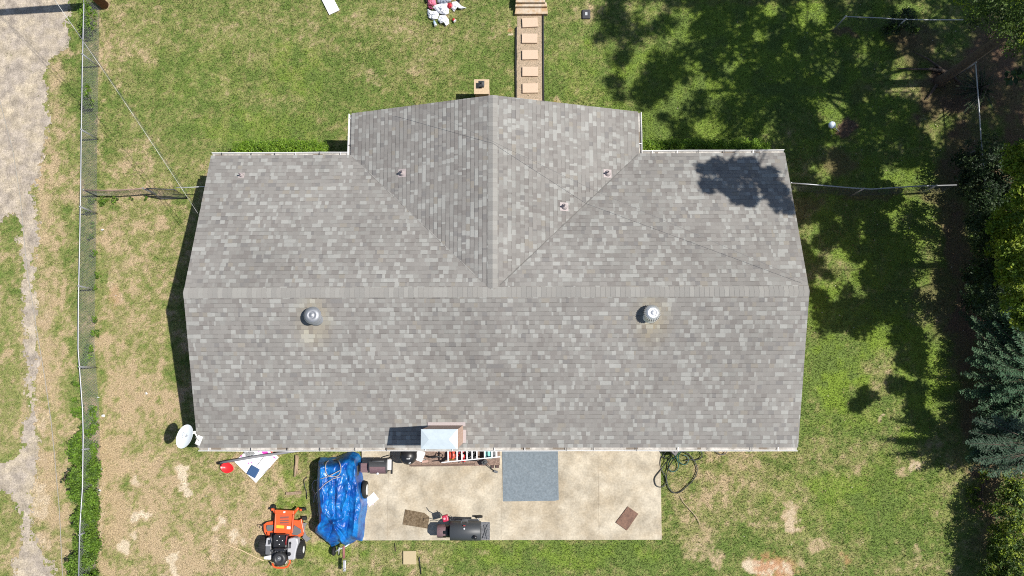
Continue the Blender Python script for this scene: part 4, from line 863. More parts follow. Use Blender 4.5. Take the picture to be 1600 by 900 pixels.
# offset smoker
def smoker():
    t = thing('offset_smoker', 'large dark barrel smoker with side firebox at the patio edge', 'smoker', at(727, 838, .08)); z = .72
    a = at(703, 831, .9); e = at(751, 831, .9); c = (a+e)/2; L = (e-a).length; r = .325
    b = MB(); b.lathe((c.x, c.y, z), [(r*.97, -L/2), (r, -L/2+.01), (r, L/2-.01), (r*.97, L/2)], 40, 'x'); b.build('barrel', mat('charcoal_enamel', (.05, .055, .06), .48, noise=.12), t)
    b = MB(); q = at(689.5, 831, .75); b.lathe((q.x, q.y, .6), [(.225, -.15), (.23, -.14), (.23, .14), (.225, .15)], 6, 'x'); b.build('firebox', MAUVE, t)
    b = MB(); q = at(698.5, 831, .7); b.lathe((q.x, q.y, .6), [(.21, -.13), (.21, .13)], 16, 'x'); b.build('neck', BLACK, t)
    b = MB(); q = at(758.5, 829.5, .78); b.box(q, (.31, .6, .025)); b.build('side_shelf', mat('wire_shelf', (.15, .155, .165), .5, noise=.3, nscale=25, col2=(.06, .06, .065)), t, bevel=.006)
    b = MB(); b.tube([at(756, 820, .82), at(761, 842, .82)], .012); b.tube([at(762, 819, .82), at(754, 841, .82)], .012); b.box(at(762, 831, .82), (.08, .12, .05)); b.build('tool', GREYP, t)
    b = MB(); b.tube([at(721, 818, 1.0), at(721, 814, 1.02), at(731, 814, 1.02), at(731, 818, 1.0)], .014); b.build('handle', GREYP, t)
    b = MB(); b.lathe(at(725.3, 826, 1.03), [(.028, 0), (.03, .015), (.0, .02)], 14); b.build('thermometer', mat('white_dial', (.8, .8, .8), .3), t)
    b = MB(); b.box(at(725.5, 821.5, 1.04), (.07, .03, .01)); b.build('badge', mat('red_badge', (.3, .03, .03), .5), t)
    b = MB(); q = at(743, 838, .9); b.tube([(q.x, q.y, .85), (q.x, q.y, 1.12)], .05, 12); b.lathe((q.x, q.y, 1.12), [(.07, 0), (.05, .03), (.0, .035)], 12); b.build('chimney', BLACK, t)
    b = MB(); b.box(at(725, 814, .55), (1.0, .14, .02)); b.tube([at(705, 812, .55), at(722, 811, .58), at(738, 812, .55)], .02); b.build('rear_shelf', DGREY, t)
    b = MB(); b.tube([at(672, 817, .62), at(672, 813, .62), at(680, 812.5, .62), at(690, 815, .62)], .011); b.build('side_handle', DGREY, t)
    for px in (707, 746):
        for py in (820, 843): q = at(px, py, .7); b = MB(); b.tube([(q.x, q.y+(.1 if py > 830 else 0), .08), (q.x, q.y+(.1 if py > 830 else 0), .6)], .018); b.build('leg', BLACK, t)
    for px in (746,): q = at(748, 808, .22); b = MB(); b.lathe((q.x, q.y+.02, .22), [(.14, -.03), (.14, .03)], 18, 'y'); b.build('wheel', RUBBER, t); b = MB(); b.tube([at(748, 808, .22), at(747, 820, .3)], .016); b.build('axle', ALU, t)
smoker()
t = thing('fuel_can', 'red plastic jug standing behind the smoker', 'fuel can', at(697, 812, .5))
q = at(696, 809.5, .75); b = MB(); b.box(q, (.2, .22, .22), rz=.25); b.build('body', mat('crimson_plastic', (.42, .02, .06), .4, noise=.15), t, bevel=.03)
b = MB(); b.tube([q+Vector((-.08, .08, .08)), q+Vector((-.2, .16, .12)), q+Vector((-.3, .28, .1))], .014); b.build('spout', DGREY, t)
b = MB(); b.tube([q+Vector((.09, .06, .08)), q+Vector((.2, .1, .12)), q+Vector((.25, .04, .1)), q+Vector((.24, -.06, .05))], .012); b.build('handle', DGREY, t)
b = MB(); b.lathe(q+Vector((-.02, .0, .11)), [(.04, 0), (.04, .03)], 14); b.build('lid', mat('pale_pink', (.6, .3, .33), .5), t)

# ladder over a row of clutter
t = thing('ladder', 'aluminium ladder lying along the wall above the garden tools', 'ladder', at(735, 710, .08)); zl = .78
def lad(px, py): return at(px, py, zl)
for r0, r1 in (((694, 698.8), (780, 699.3)), ((690, 722.5), (782, 713.5))): b = MB(); a, e = lad(*r0), lad(*r1); d = e-a; b.box((a+e)/2, (d.length, .035, .07), rz=math.atan2(d.y, d.x)); b.build('rail', ALU, t)
for px in (700, 714, 721.5, 729.5, 737.5, 745, 757, 768.5, 775.5):
    tt = (px-690)/92; a, e = lad(px, 699), lad(px+.3, 722.5-9*tt); d = e-a; b = MB(); b.box((a+e)/2-Vector((0, 0, .01)), (d.length, .045 if px < 770 else .06, .03), rz=math.atan2(d.y, d.x)); b.build('rung', ALU, t)
def clutter():
    t = thing('leaf_blower', 'orange leaf blower lying under the left end of the ladder', 'leaf blower', at(707, 712, .1))
    b = MB(); q = at(706, 711, .35); b.lathe((q.x, q.y, .2), [(.13, 0), (.16, .06), (.15, .14), (.08, .2), (.0, .21)], 18, cap=False); b.box((q.x+.1, q.y+.02, .25), (.22, .2, .2), rz=.3); b.build('housing', mat('red_orange_plastic', (.75, .10, .06), .4), t, bevel=.01)
    b = MB(); b.tube([at(690, 722, .2), at(700, 715, .3), at(712, 708, .35), at(722, 703, .3)], .035); b.build('tube', BLACK, t)
    b = MB(); b.box(at(706, 718, .3), (.16, .05, .05)); b.build('trim', YELLOW, t)
    t = thing('fuel_can', 'small red fuel can under the middle of the ladder', 'fuel can', at(724, 718, .1))
    b = MB(); q = at(724, 716, .3); b.box((q.x, q.y, .22), (.15, .26, .24)); b.build('body', RED, t, bevel=.02); b = MB(); b.box((q.x-.01, q.y+.09, .36), (.05, .1, .04)); b.build('handle', mat('light_strip', (.6, .55, .5), .5), t)
    b = MB(); b.tube([(q.x, q.y-.08, .34), (q.x, q.y-.16, .4)], .02); b.build('spout', BLACK, t)
    t = thing('chainsaw', 'red and black power tool behind the small fuel can', 'power tool', at(722, 704, .1))
    b = MB(); q = at(720, 704, .3); b.box((q.x, q.y, .25), (.22, .2, .2), rz=.3); b.build('body', mat('dark_red_body', (.3, .02, .03), .4), t, bevel=.03); b = MB(); b.box((q.x+.22, q.y-.05, .25), (.3, .03, .09), rz=-.3); b.build('guide_bar', GREYP, t)
    b = MB(); b.tube([(q.x-.05, q.y, .36), (q.x, q.y+.04, .42), (q.x+.07, q.y+.02, .37)], .014); b.build('handle', BLACK, t)
    t = thing('tool_crate', 'black open crate of dark odds and ends under the ladder', 'crate', at(737, 710, .09))
    b = MB(); q = at(737, 710, .3)
    for dx, dy, sx, sy in ((-.2, 0, .02, .44), (.2, 0, .02, .44), (0, -.21, .4, .02), (0, .21, .4, .02)): b.box((q.x+dx, q.y+dy, .24), (sx, sy, .3))
    b.box((q.x, q.y, .11), (.4, .42, .03)); b.build('crate', BLACK, t)
    b = MB()
    for i in range(7): b.tube([(q.x+R.uniform(-.15, .15), q.y+R.uniform(-.15, .15), .2), (q.x+R.uniform(-.17, .17), q.y+R.uniform(-.18, .18), .42)], .016)
    b.build('tool', GREYP, t)
    t = thing('hose_reel', 'black rubber hose coiled in a loop between crate and cooler', 'hose', at(750, 709, .09))
    q = at(749, 708, .25)
    for k in range(3): b = MB(); b.tube([(q.x+(.16+.015*k)*math.cos(i*.35), q.y+(.21+.01*k)*math.sin(i*.35), .12+.05*k+.02*math.sin(i)) for i in range(19)], .02); b.build('coil', RUBBER, t)
    t = thing('cooler', 'small pale teal cooler box under the right end of the ladder', 'cooler', at(762, 709, .09))
    q = at(763, 709, .42); b = MB(); b.box((q.x, q.y, .24), (.26, .32, .3)); b.build('body', mat('white_box', (.6, .62, .62), .5), t, bevel=.02)
    b = MB(); b.box((q.x, q.y, .41), (.27, .33, .05)); b.build('lid', mat('teal_plastic', (.22, .52, .48), .45), t, bevel=.015)
    b = MB(); b.box((q.x-.02, q.y-.09, .44), (.04, .04, .012)); b.build('latch', BLACK, t)
    t = thing('planter', 'narrow dark green planter box at the right end of the ladder', 'planter', at(773, 709, .09))
    q = at(773, 708, .4); b = MB(); b.box((q.x, q.y, .23), (.14, .34, .3)); b.build('box', mat('dark_green_plastic', (.02, .045, .04), .5), t, bevel=.01)
    b = MB(); b.box((q.x, q.y, .39), (.16, .36, .02)); b.build('rim', GREYP, t)
    # wand / sprayer
    t = thing('string_trimmer', 'grey string trimmer lying diagonally off the ladder end toward the rug', 'trimmer', at(765, 728, .09))
    b = MB(); q = at(757, 722, .3); b.box(q, (.2, .16, .16), rz=.6); b.box(q+Vector((.02, .0, .1)), (.1, .08, .06), rz=.2); b.build('motor', DGREY, t, bevel=.02)
    b = MB(); b.tube([q, at(772, 736, .12)], .013); b.build('shaft', BLACK, t)
    b = MB(); b.box(at(774.5, 736.8, .13), (.16, .08, .06), rz=-.3); b.build('head', GREYP, t, bevel=.02)
    for i, (px, py) in enumerate(((770, 729), (777.5, 729))): b = MB(); b.box(at(px, py, .12), (.1, .09, .07), rz=.05*i); tag(b.build('brick', mat('dark_brick', (.09, .055, .05), .9, noise=.3)), ('left' if i == 0 else 'right')+' one of two small dark bricks beside the rug', 'brick', 'small dark bricks by the rug')
    b = MB(); b.prism([at(642, 727, .12), at(700, 726, .12), at(742, 724, .12), at(742, 726, .12), at(700, 728.5, .12), at(643, 729, .12)], .085, .13); tag(b.build('timber_edging', mat('dark_timber', (.13, .09, .07), .9, noise=.3)), 'thin weathered timber edging in front of the planting bed', 'timber')
    b = MB(); b.tube([at(666, 712, .3), at(676, 715, .35), at(684, 713, .3), at(692, 716, .3)], [.02, .035, .03, .02]); b.tube([at(684, 713, .3), at(688, 708, .4), at(692, 711, .4), at(689, 716, .3)], .016); tag(b.build('black_cord', BLACK), 'tangled black strap in the bed between stool and ladder', 'strap')
    b = MB(); b.box(at(664, 721, .12), (.22, .08, .04), rz=.1); tag(b.build('pink_brick', mat('pink_brick', (.42, .27, .22), .9, noise=.2)), 'pinkish brick lying in the planting bed', 'brick')
clutter()

# trailer under tarp
TO = [(494, 717), (507, 717.5), (520, 716.5), (528, 713), (538, 709), (547, 707.5), (556, 711), (560, 719), (560, 735), (563, 752), (566.5, 768), (570, 785), (569, 800), (566, 815), (565, 830), (564, 842), (561, 851), (552, 849), (546, 853), (535, 858.5), (528, 851), (521, 856), (512, 860), (504, 850), (496, 843), (489, 836), (489, 829), (495, 820), (495, 800), (493.5, 780), (491.5, 762), (493, 740)]
def tarp():
    t = thing('covered_trailer', 'small utility trailer hidden under the blue tarp', 'trailer', at(530, 785))
    b = MB(); q = at(531, 775, .6); b.box((q.x, q.y, .5), (1.25, 2.1, .35)); b.build('bed', DGREY, t)
    for px, py in ((571.5, 765), (491, 860)):
        q = at(px, py, .3); 
        if px > 550: b = MB(); b.lathe((q.x-.02, q.y, .32), [(.29, -.07), (.31, -.04), (.31, .04), (.29, .07)], 24, 'x'); b.build('tyre', RUBBER, t); b = MB(); b.lathe((q.x+.04, q.y, .32), [(.2, 0), (.18, .03), (.06, .035)], 20, 'x'); b.build('rim', mat('white_rim', (.6, .6, .58), .5), t)
        else: q = at(521, 862, .25); b = MB(); b.lathe((q.x, q.y, .17), [(.14, -.05), (.16, 0), (.14, .05)], 18, 'x'); b.build('jockey_wheel', RUBBER, t)
    b = MB(); b.tube([at(537, 853, .5), at(537, 872, .45)], .045); b.build('tongue', mat('primer_red', (.28, .11, .1), .7, noise=.2), t)
    b = MB(); b.box(at(538.3, 884, .42), (.1, .38, .08)); b.lathe(at(538.5, 890, .47), [(.045, -.04), (.05, 0), (.02, .03)], 12); b.build('coupler', mat('worn_silver', (.42, .42, .43), .5, metal=.3, noise=.2), t, bevel=.02)
    b = MB(); b.tube([at(524, 862, .35), at(530, 858, .45), at(538, 855, .5), at(546, 850, .4)], .022); b.tube([at(530, 856, .45), at(529, 866, .25)], .02); b.build('brace', ALU, t)
    # tarp surface
    na, nr = 260, 46; oc = (531, 788); pts = [Vector((x, y)) for x, y in TO]; m_ = len(pts); per = []
    for i in range(m_): per.append((pts[(i+1) % m_]-pts[i]).length)
    tot = sum(per); V = []; 
    for a in range(na):
        s = tot*a/na; i = 0
        while s > per[i]: s -= per[i]; i += 1
        e = pts[i].lerp(pts[(i+1) % m_], s/per[i])
        for r in range(nr+1):
            f = r/nr; p = Vector(oc).lerp(e, f); V.append((p.x, p.y, f, a))
    V = np.array(V); px, py, f = V[:, 0], V[:, 1], V[:, 2]
    def ridg(x, y, s, sd): return 1-np.abs(2*fbm(x, y, s, sd, 3)-1)*2
    wx_ = px+7*(fbm(px, py, .06, 51, 3)-.5); wy_ = py+7*(fbm(px, py, .06, 57, 3)-.5)
    rad = 0*px; rr = np.hypot(px-520, py-818)
    for x0, y0, x1, y1, wd_, am in ((520, 818, 530, 758, 3.2, .13), (520, 818, 562, 797, 2.6, .09), (520, 818, 497, 786, 2.6, .09), (520, 818, 536, 856, 3.0, .15), (520, 818, 490, 834, 2.4, .12), (520, 818, 560, 842, 2.4, .08), (520, 818, 508, 856, 2.2, -.10), (520, 818, 546, 850, 2.0, -.12),
            (523, 812, 523, 740, 2.2, -.16), (550, 838, 557, 762, 2.6, .10), (541, 835, 546, 770, 2.0, -.10), (534, 800, 548, 745, 2.4, .09), (505, 800, 503, 745, 2.6, .09), (512, 790, 511, 742, 1.6, -.07), (498, 735, 512, 722, 2.0, .08), (540, 730, 548, 765, 1.8, -.07), (556, 722, 552, 752, 2.0, .08), (528, 718, 534, 742, 1.8, .07), (514, 745, 530, 735, 1.6, .06), (500, 850, 520, 838, 2.0, .10), (498, 838, 515, 832, 1.4, -.06)):
        dx, dy = x1-x0, y1-y0; t_ = np.clip(((wx_-x0)*dx+(wy_-y0)*dy)/(dx*dx+dy*dy), 0, 1); dd = np.hypot(wx_-x0-t_*dx, wy_-y0-t_*dy)
        rad = rad+1.25*am*np.exp(-np.abs(dd/wd_)**1.3)*(1-.6*t_)
    lon = ridg(wx_*.05+wy_*.02, wy_*.025, 1., 5)*.06+ridg(wx_*.14-wy_*.06, wy_*.07+wx_*.03, 1., 9)*.022+ridg(wx_*.3+wy_*.15, wy_*.22-wx_*.1, 1., 12)*.011+ridg(px*.6-py*.3, py*.5, 1., 15)*.004
    hgt = .98+.10*np.sin((py-710)/30.)-.30*sstep(822, 862, py)+.06*np.exp(-rr/14)
    hgt -= .16*np.exp(-((px-545)/9)**2)*sstep(815, 855, py)
    seam = -.10*np.exp(-((px-(523+.02*(py-700)))/2.2)**2)*sstep(745, 770, py)*sstep(810, 795, py)
    edge = sstep(1.0, .80, f)
    z = .06+(hgt-.06)*np.clip(edge, 0, 1)**.55+(lon+rad)*np.clip(.25+edge, 0, 1)
    z = np.maximum(z, .05)
    # keep the outline where the photo shows it: rim at about mid height hangs inward
    vs = []
    for i in range(len(V)):
        zi = float(z[i]); zo = zi
        ff = f[i]
        q = at(px[i], py[i], max(zi, .62) if ff > .86 else zi)
        vs.append((q.x, q.y, zi if ff <= .86 else zi))
    fs = [(a*(nr+1)+r, a*(nr+1)+r+1, ((a+1) % na)*(nr+1)+r+1, ((a+1) % na)*(nr+1)+r) for a in range(na) for r in range(nr)]
    b = MB(); b.add(vs, fs, True)
    TM = mat('blue_tarp', (.003, .062, .30), .36, noise=.3, nscale=2.2, col2=(.008, .19, .52), bump=.14, bscale=26, spec=.5)
    tag(b.build('tarp', TM), 'crumpled shiny blue tarp draped over the trailer', 'tarp')
    HO = mat('grey_hose', (.36, .33, .33), .5)
    def zt(x, y):
        k = np.argmin((px-x)**2+(py-y)**2); return float(z[k])+.03
    P = []
    for i in range(40):
        a = i*2*math.pi*2/40+.5; r = 12.5+.6*math.sin(i*1.3); P.append((520.5+r*math.cos(a), 731.5+(r+1.5)*math.sin(a)))
    P += [(512, 745), (502, 748), (491, 751), (487.5, 757), (489, 765), (494, 774), (497, 785), (498, 797), (496, 806)]
    b = MB(); b.tube([at(x, y, zt(x, y)+.012*(i % 3)) for i, (x, y) in enumerate(P)], .014, 6)
    P = [(532, 745), (520, 748), (508, 756), (499, 765), (492, 773), (490, 785)]; b.tube([at(x, y, zt(x, y)+.03) for x, y in P], .014, 6)
    tag(b.build('hose', HO), 'pale grey hose coiled on top of the blue tarp', 'hose')
tarp()
def paper(label, pts, z=.1, marks=(), name='paper_sheet'):
    t = thing(name, label, 'paper', at(pts[0][0], pts[0][1], 0)); b = MB(); b.prism([at(x, y, z) for x, y in pts], z-.006, z); b.build('sheet', mat('white_board', (.82, .81, .82), .55), t)
    for m1, pl in marks:
        b = MB(); b.prism([at(x, y, z+.006) for x, y in pl], z+.001, z+.006); b.build('print', m1, t)
    return t
PK = mat('magenta_print', (.72, .05, .4), .6); GP = mat('grey_print', (.13, .14, .14), .7, noise=.5, nscale=30, col2=(.4, .4, .4)); NB = mat('navy_print', (.03, .07, .17), .6, noise=.4, nscale=25); RP = mat('red_print', (.75, .06, .04), .6)
LP = mat('pale_pink_print', (.75, .55, .66), .6)
paper('small white leaflet on the patio beside the trailer wheel', [(571, 780), (584, 769), (592, 779.5), (577, 792)], .1, [(LP, [(576, 783), (577.5, 782), (584, 788), (583, 789)]), (LP, [(580, 776), (585, 773), (586, 774.5), (581, 777.5)])])
# poster board by the left corner
t = paper('white printed poster board lying half under the back eave', [(366, 721), (405, 688), (435.5, 714.5), (400, 754.5)], .05,
          [(GP, [(380.5, 706), (393, 701), (398.5, 709), (389, 715.5), (384, 714)]), (PK, [(408, 703), (413, 702.5), (418, 705), (419, 709), (415.5, 712), (410, 708.5)]), (PK, [(402, 706), (406, 703.5), (407, 705), (403, 707)]), (RP, [(418, 701.5), (421, 702), (429, 709.5), (427, 710.5)]),
           (NB, [(387.5, 734), (393, 728), (404.5, 733.5), (399, 745), (386, 738.5)]), (PK, [(426, 714), (428, 713), (431, 716), (430, 717)]), (PK, [(387, 723), (389, 722.5), (389, 724.5), (387, 725)]), (PK, [(392, 722.5), (393.5, 722), (393.5, 724), (392, 724)]), (PK, [(375.5, 712), (378, 711.5), (378, 713.5), (376, 714)]),
           (GP, [(399.5, 729), (400.5, 729.5), (412.5, 714), (411.5, 713.5)]), (GP, [(408, 742.5), (408.6, 743), (421, 731.5), (420.5, 731)]), (LP, [(409, 724), (413, 719), (416, 722), (412, 727)])], 'poster_board')
t['category'] = 'poster board'
b = MB(); b.box(at(395.7, 736.8, .1), (.36, .36, .06), rz=-.5); tag(b.build('plastic_lid', mat('navy_plastic', (.035, .085, .19), .45, noise=.15), bevel=.03), 'square navy blue plastic lid lying on the white poster board', 'tray')  # a loose plastic lid, modelled as its own object
t = thing('downspout_pipe', 'long grey downspout pipe with black end lying across the poster board', 'pipe', at(347, 724))
b = MB(); b.tube([at(347, 722.5, .22), at(400, 713.5, .27), at(450, 706.5, .38), at(505, 698, .55)], .045, 10); b.build('pipe', mat('grey_pipe', (.26, .26, .27), .5, noise=.1), t)
b = MB(); b.tube([at(341, 724, .2), at(347, 722.7, .22)], .05, 10); b.build('end_fitting', BLACK, t)
t = thing('red_bucket', 'small red scoop bucket on the grass below the pipe end', 'bucket', at(355, 731))
q = at(354.5, 731, .12); b = MB()
vs = []; k = 20
for r_, z_ in ((.15, .0), (.2, .12), (.185, .12), (.14, .03), (.0, .03)):
    for j in range(k): a = 2*math.pi*j/k; vs.append((q.x+r_*1.15*math.cos(a)*(1+.12*math.cos(2*a+1)), q.y+r_*.95*math.sin(a), z_+.0))
b.add(vs, [(i*k+j, i*k+(j+1) % k, (i+1)*k+(j+1) % k, (i+1)*k+j) for i in range(4) for j in range(k)], True); b.build('bowl', mat('bright_red_plastic', (.75, .025, .03), .35, noise=.1), t)
b = MB(); b.tube([q+Vector((-.18, .06, 0)), q+Vector((-.24, .14, .05)), q+Vector((-.15, .18, .05))], .012); b.build('handle', BLACK, t)
b = MB(); b.tube([at(463, 711, .06), at(463.5, 722, .07), at(462, 732, .06), at(460.5, 745, .05)], [.05, .06, .05, .03], 8); b.tube([at(466, 713, .05), at(464, 740, .04)], .025, 7); tag(b.build('log', mat('peeled_log', (.34, .25, .16), .9, noise=.3, nscale=12)), 'split weathered log lying left of the blue tarp', 'log')
b = MB(); b.box(at(459, 770.5, .04), (.55, .1, .06), rz=.06); tag(b.build('plank', WOOD), 'short grey-brown plank on the grass left of the tarp', 'plank')
b = MB(); b.tube([at(345, 847, .03), at(360, 853, .03), at(378, 860, .03), at(402, 872, .03), at(412, 876, .04)], .016); tag(b.build('rope', mat('tan_rope', (.6, .46, .28), .9)), 'tan rope stretched across the dry grass to the mower', 'rope')
b = MB(); b.tube([at(480, 745, .04), at(475, 750, .05), at(476, 760, .05), at(479, 768, .05), at(479.5, 780, .04)], .011); tag(b.build('wire_loop', BLACK), 'thin black wire loop in the grass left of the tarp', 'wire')

# ---------------------------------------------------------------- zero turn mower
def mower():
    S = 7.5
    def q(u, v, z): return at(400+u/S, 780+v/S, z)
    def poly(L, z): return [q(u, v, z) for u, v in L]
    t = thing('riding_mower', 'orange and grey zero-turn riding mower on the dry grass', 'lawn mower', at(438, 835))
    def part(name, m1, L, z0, z1, parent=t, bev=.012): b = MB(); b.prism(poly(L, z1), z0, z1); return b.build(name, m1, parent, bevel=bev)
    fl = part('foot_deck', ORANGE, [(222, 125), (445, 135), (440, 180), (432, 300), (425, 385), (400, 410), (215, 395), (205, 380), (216, 300), (222, 180)], .28, .42)
    part('deck_lip', ORANGE, [(220, 125), (445, 135), (442, 178), (222, 168)], .42, .47, fl)
    part('side_rail', ORANGE, [(222, 168), (236, 168), (224, 395), (208, 390)], .42, .48, fl); part('side_rail', ORANGE, [(428, 178), (442, 180), (425, 400), (408, 405)], .42, .48, fl)
    GR = mat('grip_strip', (.12, .075, .07), .8)
    for i in range(6): v0 = 192+i*17+(8 if i > 3 else 0); part('grip_strip', GR, [(282, v0), (384, v0+3), (383, v0+12), (281, v0+9)], .42, .428, fl, 0)
    part('yellow_decal', YELLOW, [(240, 303), (330, 310), (328, 343), (238, 338)], .42, .427, fl, 0); part('white_decal', mat('white_decal', (.75, .75, .75), .5), [(362, 318), (405, 320), (403, 352), (360, 350)], .42, .427, fl, 0)
    part('front_mark', mat('white_decal2', (.6, .6, .6), .5), [(322, 142), (345, 140), (343, 160), (318, 163)], .47, .476, fl, 0)
    for L, z in (([(232, 165), (205, 120), (185, 115)], .34), ([(440, 170), (480, 120), (500, 100)], .34)): b = MB(); b.tube(poly(L, z), [.05, .045, .04], 8); b.build('caster_arm', ORANGE, t)
    for u, v in ((205, 112), (538, 118)): 
        c = q(u, v, .2); b = MB(); b.lathe((c.x, c.y, .14), [(.10, -.05), (.14, -.035), (.14, .035), (.10, .05)], 20, 'y' if u > 300 else 'x'); b.build('caster_wheel', RUBBER, t)
        b = MB(); b.lathe((c.x, c.y, .31), [(.045, 0), (.045, .06), (.02, .08)], 12); b.build('caster_cap', ORANGE, t)
    dk = part('cutting_deck', ORANGE, [(85, 300), (125, 270), (200, 258), (215, 300), (430, 300), (440, 245), (500, 250), (530, 230), (560, 380), (548, 425), (500, 450), (430, 452), (120, 428), (92, 380)], .08, .26)
    part('belt_cover', GREYP, [(125, 305), (200, 300), (205, 345), (180, 375), (135, 375), (118, 340)], .26, .32, dk); part('belt_cover', GREYP, [(445, 305), (525, 355), (530, 395), (480, 425), (420, 415)], .26, .32, dk)
    ch = part('discharge_chute', mat('chute_grey', (.17, .17, .175), .6), [(540, 275), (598, 280), (575, 320), (572, 380), (592, 430), (645, 460), (590, 505), (540, 450), (562, 400), (508, 330)], .16, .2)
    part('deck_wheel', RUBBER, [(535, 205), (585, 205), (590, 245), (540, 250)], .06, .2)
    b = MB(); b.tube([q(95, 315, .3), q(60, 308, .3), q(35, 318, .3), q(45, 335, .3)], .014); b.build('lift_hook', BLACK, t)
    # rear
    for u0, u1, v0, v1 in ((38, 118, 440, 665), (468, 545, 510, 692)):
        c = q((u0+u1)/2, (v0+v1)/2, .45); b = MB(); r = .30; wd = (u1-u0)/S/42.5/2*.95
        b.lathe((c.x, c.y, .29), [(.17, -wd), (r*.93, -wd), (r, -wd*.7), (r, wd*.7), (r*.93, wd), (.17, wd)], 28, 'x'); wl = b.build('rear_wheel', RUBBER, t)
        b = MB(); sgn = 1 if u0 > 300 else -1; b.lathe((c.x+sgn*(wd-.03), c.y, .29), [(.19, 0), (.16, .02), (.05, .05)][::1] if sgn > 0 else [(.05, -.05), (.16, -.02), (.19, 0)], 20, 'x'); b.build('rim', mat('white_rim2', (.7, .7, .68), .5), wl)
        b = MB()
        for k in range(24):
            a = k*2*math.pi/24; b.box((c.x, c.y+(r+.004)*math.cos(a), .29+(r+.004)*math.sin(a)), (wd*1.7, .03, .02), rx=a+math.pi/2, )
        b.build('tread', RUBBER, wl)
    part('frame', BLACK, [(175, 400), (375, 405), (372, 720), (178, 700)], .2, .45)
    part('left_fender', GREYP, [(125, 455), (180, 440), (178, 560), (172, 655), (105, 650), (108, 560), (112, 480)], .35, .62, t, .03)
    part('left_console', SILVER, [(125, 455), (182, 445), (176, 550), (108, 552)], .62, .645, t, .02); part('console_recess', DGREY, [(140, 478), (170, 476), (168, 530), (138, 532)], .645, .65, t, 0)
    part('left_bumper', mat('white_plastic2', (.6, .6, .6), .5), [(92, 672), (172, 655), (170, 712), (90, 705)], .3, .5, t, .02)
    tk = part('fuel_tank', SILVER, [(378, 465), (440, 450), (485, 458), (492, 520), (470, 600), (450, 712), (372, 712), (365, 600)], .35, .66, t, .035)
    part('tank_panel', mat('dark_panel', (.06, .06, .065), .5), [(385, 500), (412, 498), (408, 575), (380, 578)], .66, .666, tk, 0)
    c = q(386, 645, .7); b = MB(); b.lathe((c.x, c.y, .655), [(.065, 0), (.065, .04), (.05, .05)], 18); b.build('fuel_cap', BLACK, tk)
    c = q(400, 520, .7); b = MB(); b.lathe((c.x, c.y, .665), [(.035, 0), (.03, .03)], 12); b.build('knob', BLACK, tk)
    # seat
    def cushion(L0, z0, z1, m1, name, bev): b = MB(); b.prism(poly(L0, z1), z0, z1); return b.build(name, m1, t, bevel=bev)
    st_ = cushion([(200, 430), (222, 412), (345, 415), (362, 432), (358, 560), (345, 600), (212, 598), (198, 560)], .55, .74, mat('black_vinyl', (.02, .02, .022), .35), 'seat', .05)
    cushion([(205, 575), (350, 577), (340, 612), (215, 610)], .6, .98, MATS['black_vinyl'], 'backrest', .04)
    for u, v in ((245, 485), (308, 487), (272, 530), (275, 440)): b = MB(); c = q(u, v, .745); b.lathe((c.x, c.y, .738), [(.02, 0), (.015, .008), (0, .01)], 10); b.build('button', ALU, st_)
    for L in ([(352, 570), (350, 500), (365, 430)], [(188, 570), (190, 500), (178, 420)]): b = MB(); b.tube([q(*L[0], .6), q(*L[1], .85), q(*L[2], .9)], .018); b.build('control_lever', mat('maroon_grip', (.35, .03, .03), .5) if L[0][0] > 300 else BLACK, t)
    # engine
    c = q(268, 705, .7); b = MB(); b.lathe((c.x, c.y, .4), [(.24, 0), (.245, .2), (.22, .27), (.14, .31), (.13, .30), (.0, .31)], 30, cap=False); en = b.build('engine', mat('engine_black', (.03, .03, .032), .45, noise=.2), t)
    b = MB(); b.lathe((c.x, c.y+.03, .7), [(.09, 0), (.08, .03), (.0, .035)], 18); b.build('air_filter', GREYP, en)
    b = MB(); b.lathe((c.x, c.y+.04, .735), [(.02, 0), (.0, .01)], 10); b.build('bolt', ALU, en)
    for k in range(5): b = MB(); a = q(190+k*34, 600+(k % 2)*14, .6); b.box(a, (.08, .07, .14), rz=k*.5); b.build('engine_part', BLACK if k % 2 else DGREY, en, bevel=.01)
    b = MB(); c2 = q(340, 750, .5); b.tube([c2, q(355, 720, .5)], .04); b.build('muffler', ALU, en)
    b = MB(); b.tube([q(392, 700, .45), q(398, 740, .42), q(370, 790, .4), q(330, 803, .4), q(250, 803, .4), q(212, 795, .4), q(190, 750, .42)], .035, 8); b.build('rear_guard', ORANGE, t)
mower()

# ---------------------------------------------------------------- hose reel, rubbish
t = thing('hose_reel_box', 'dark grey hose storage box half hidden under the eave', 'hose box', at(1050, 705))
b = MB(); b.prism([at(1040, 688, .55), at(1064, 688, .55), at(1061, 705, .5), at(1055.5, 713, .5), at(1050, 708, .5)], 0, .5); b.build('box', mat('taupe_plastic', (.13, .12, .12), .6), t, bevel=.02)
b = MB(); b.tube([at(1048, 699, .52), at(1055, 707, .52)], .012); b.build('seam', BLACK, t)
HB = mat('black_hose', (.02, .024, .022), .45); HG = mat('green_hose', (.02, .09, .07), .45)
def smooth_path(P, n=8):
    out = []
    P = [Vector((x, y, z)) for x, y, z in P]
    for i in range(len(P)-1):
        p0, p1, p2, p3 = P[max(i-1, 0)], P[i], P[i+1], P[min(i+2, len(P)-1)]
        for j in range(n):
            t = j/n; out.append(.5*((2*p1)+(p2-p0)*t+(2*p0-5*p1+4*p2-p3)*t*t+(3*p1-p0-3*p2+p3)*t**3))
    out.append(P[-1]); return [at(v.x, v.y, v.z) for v in out]
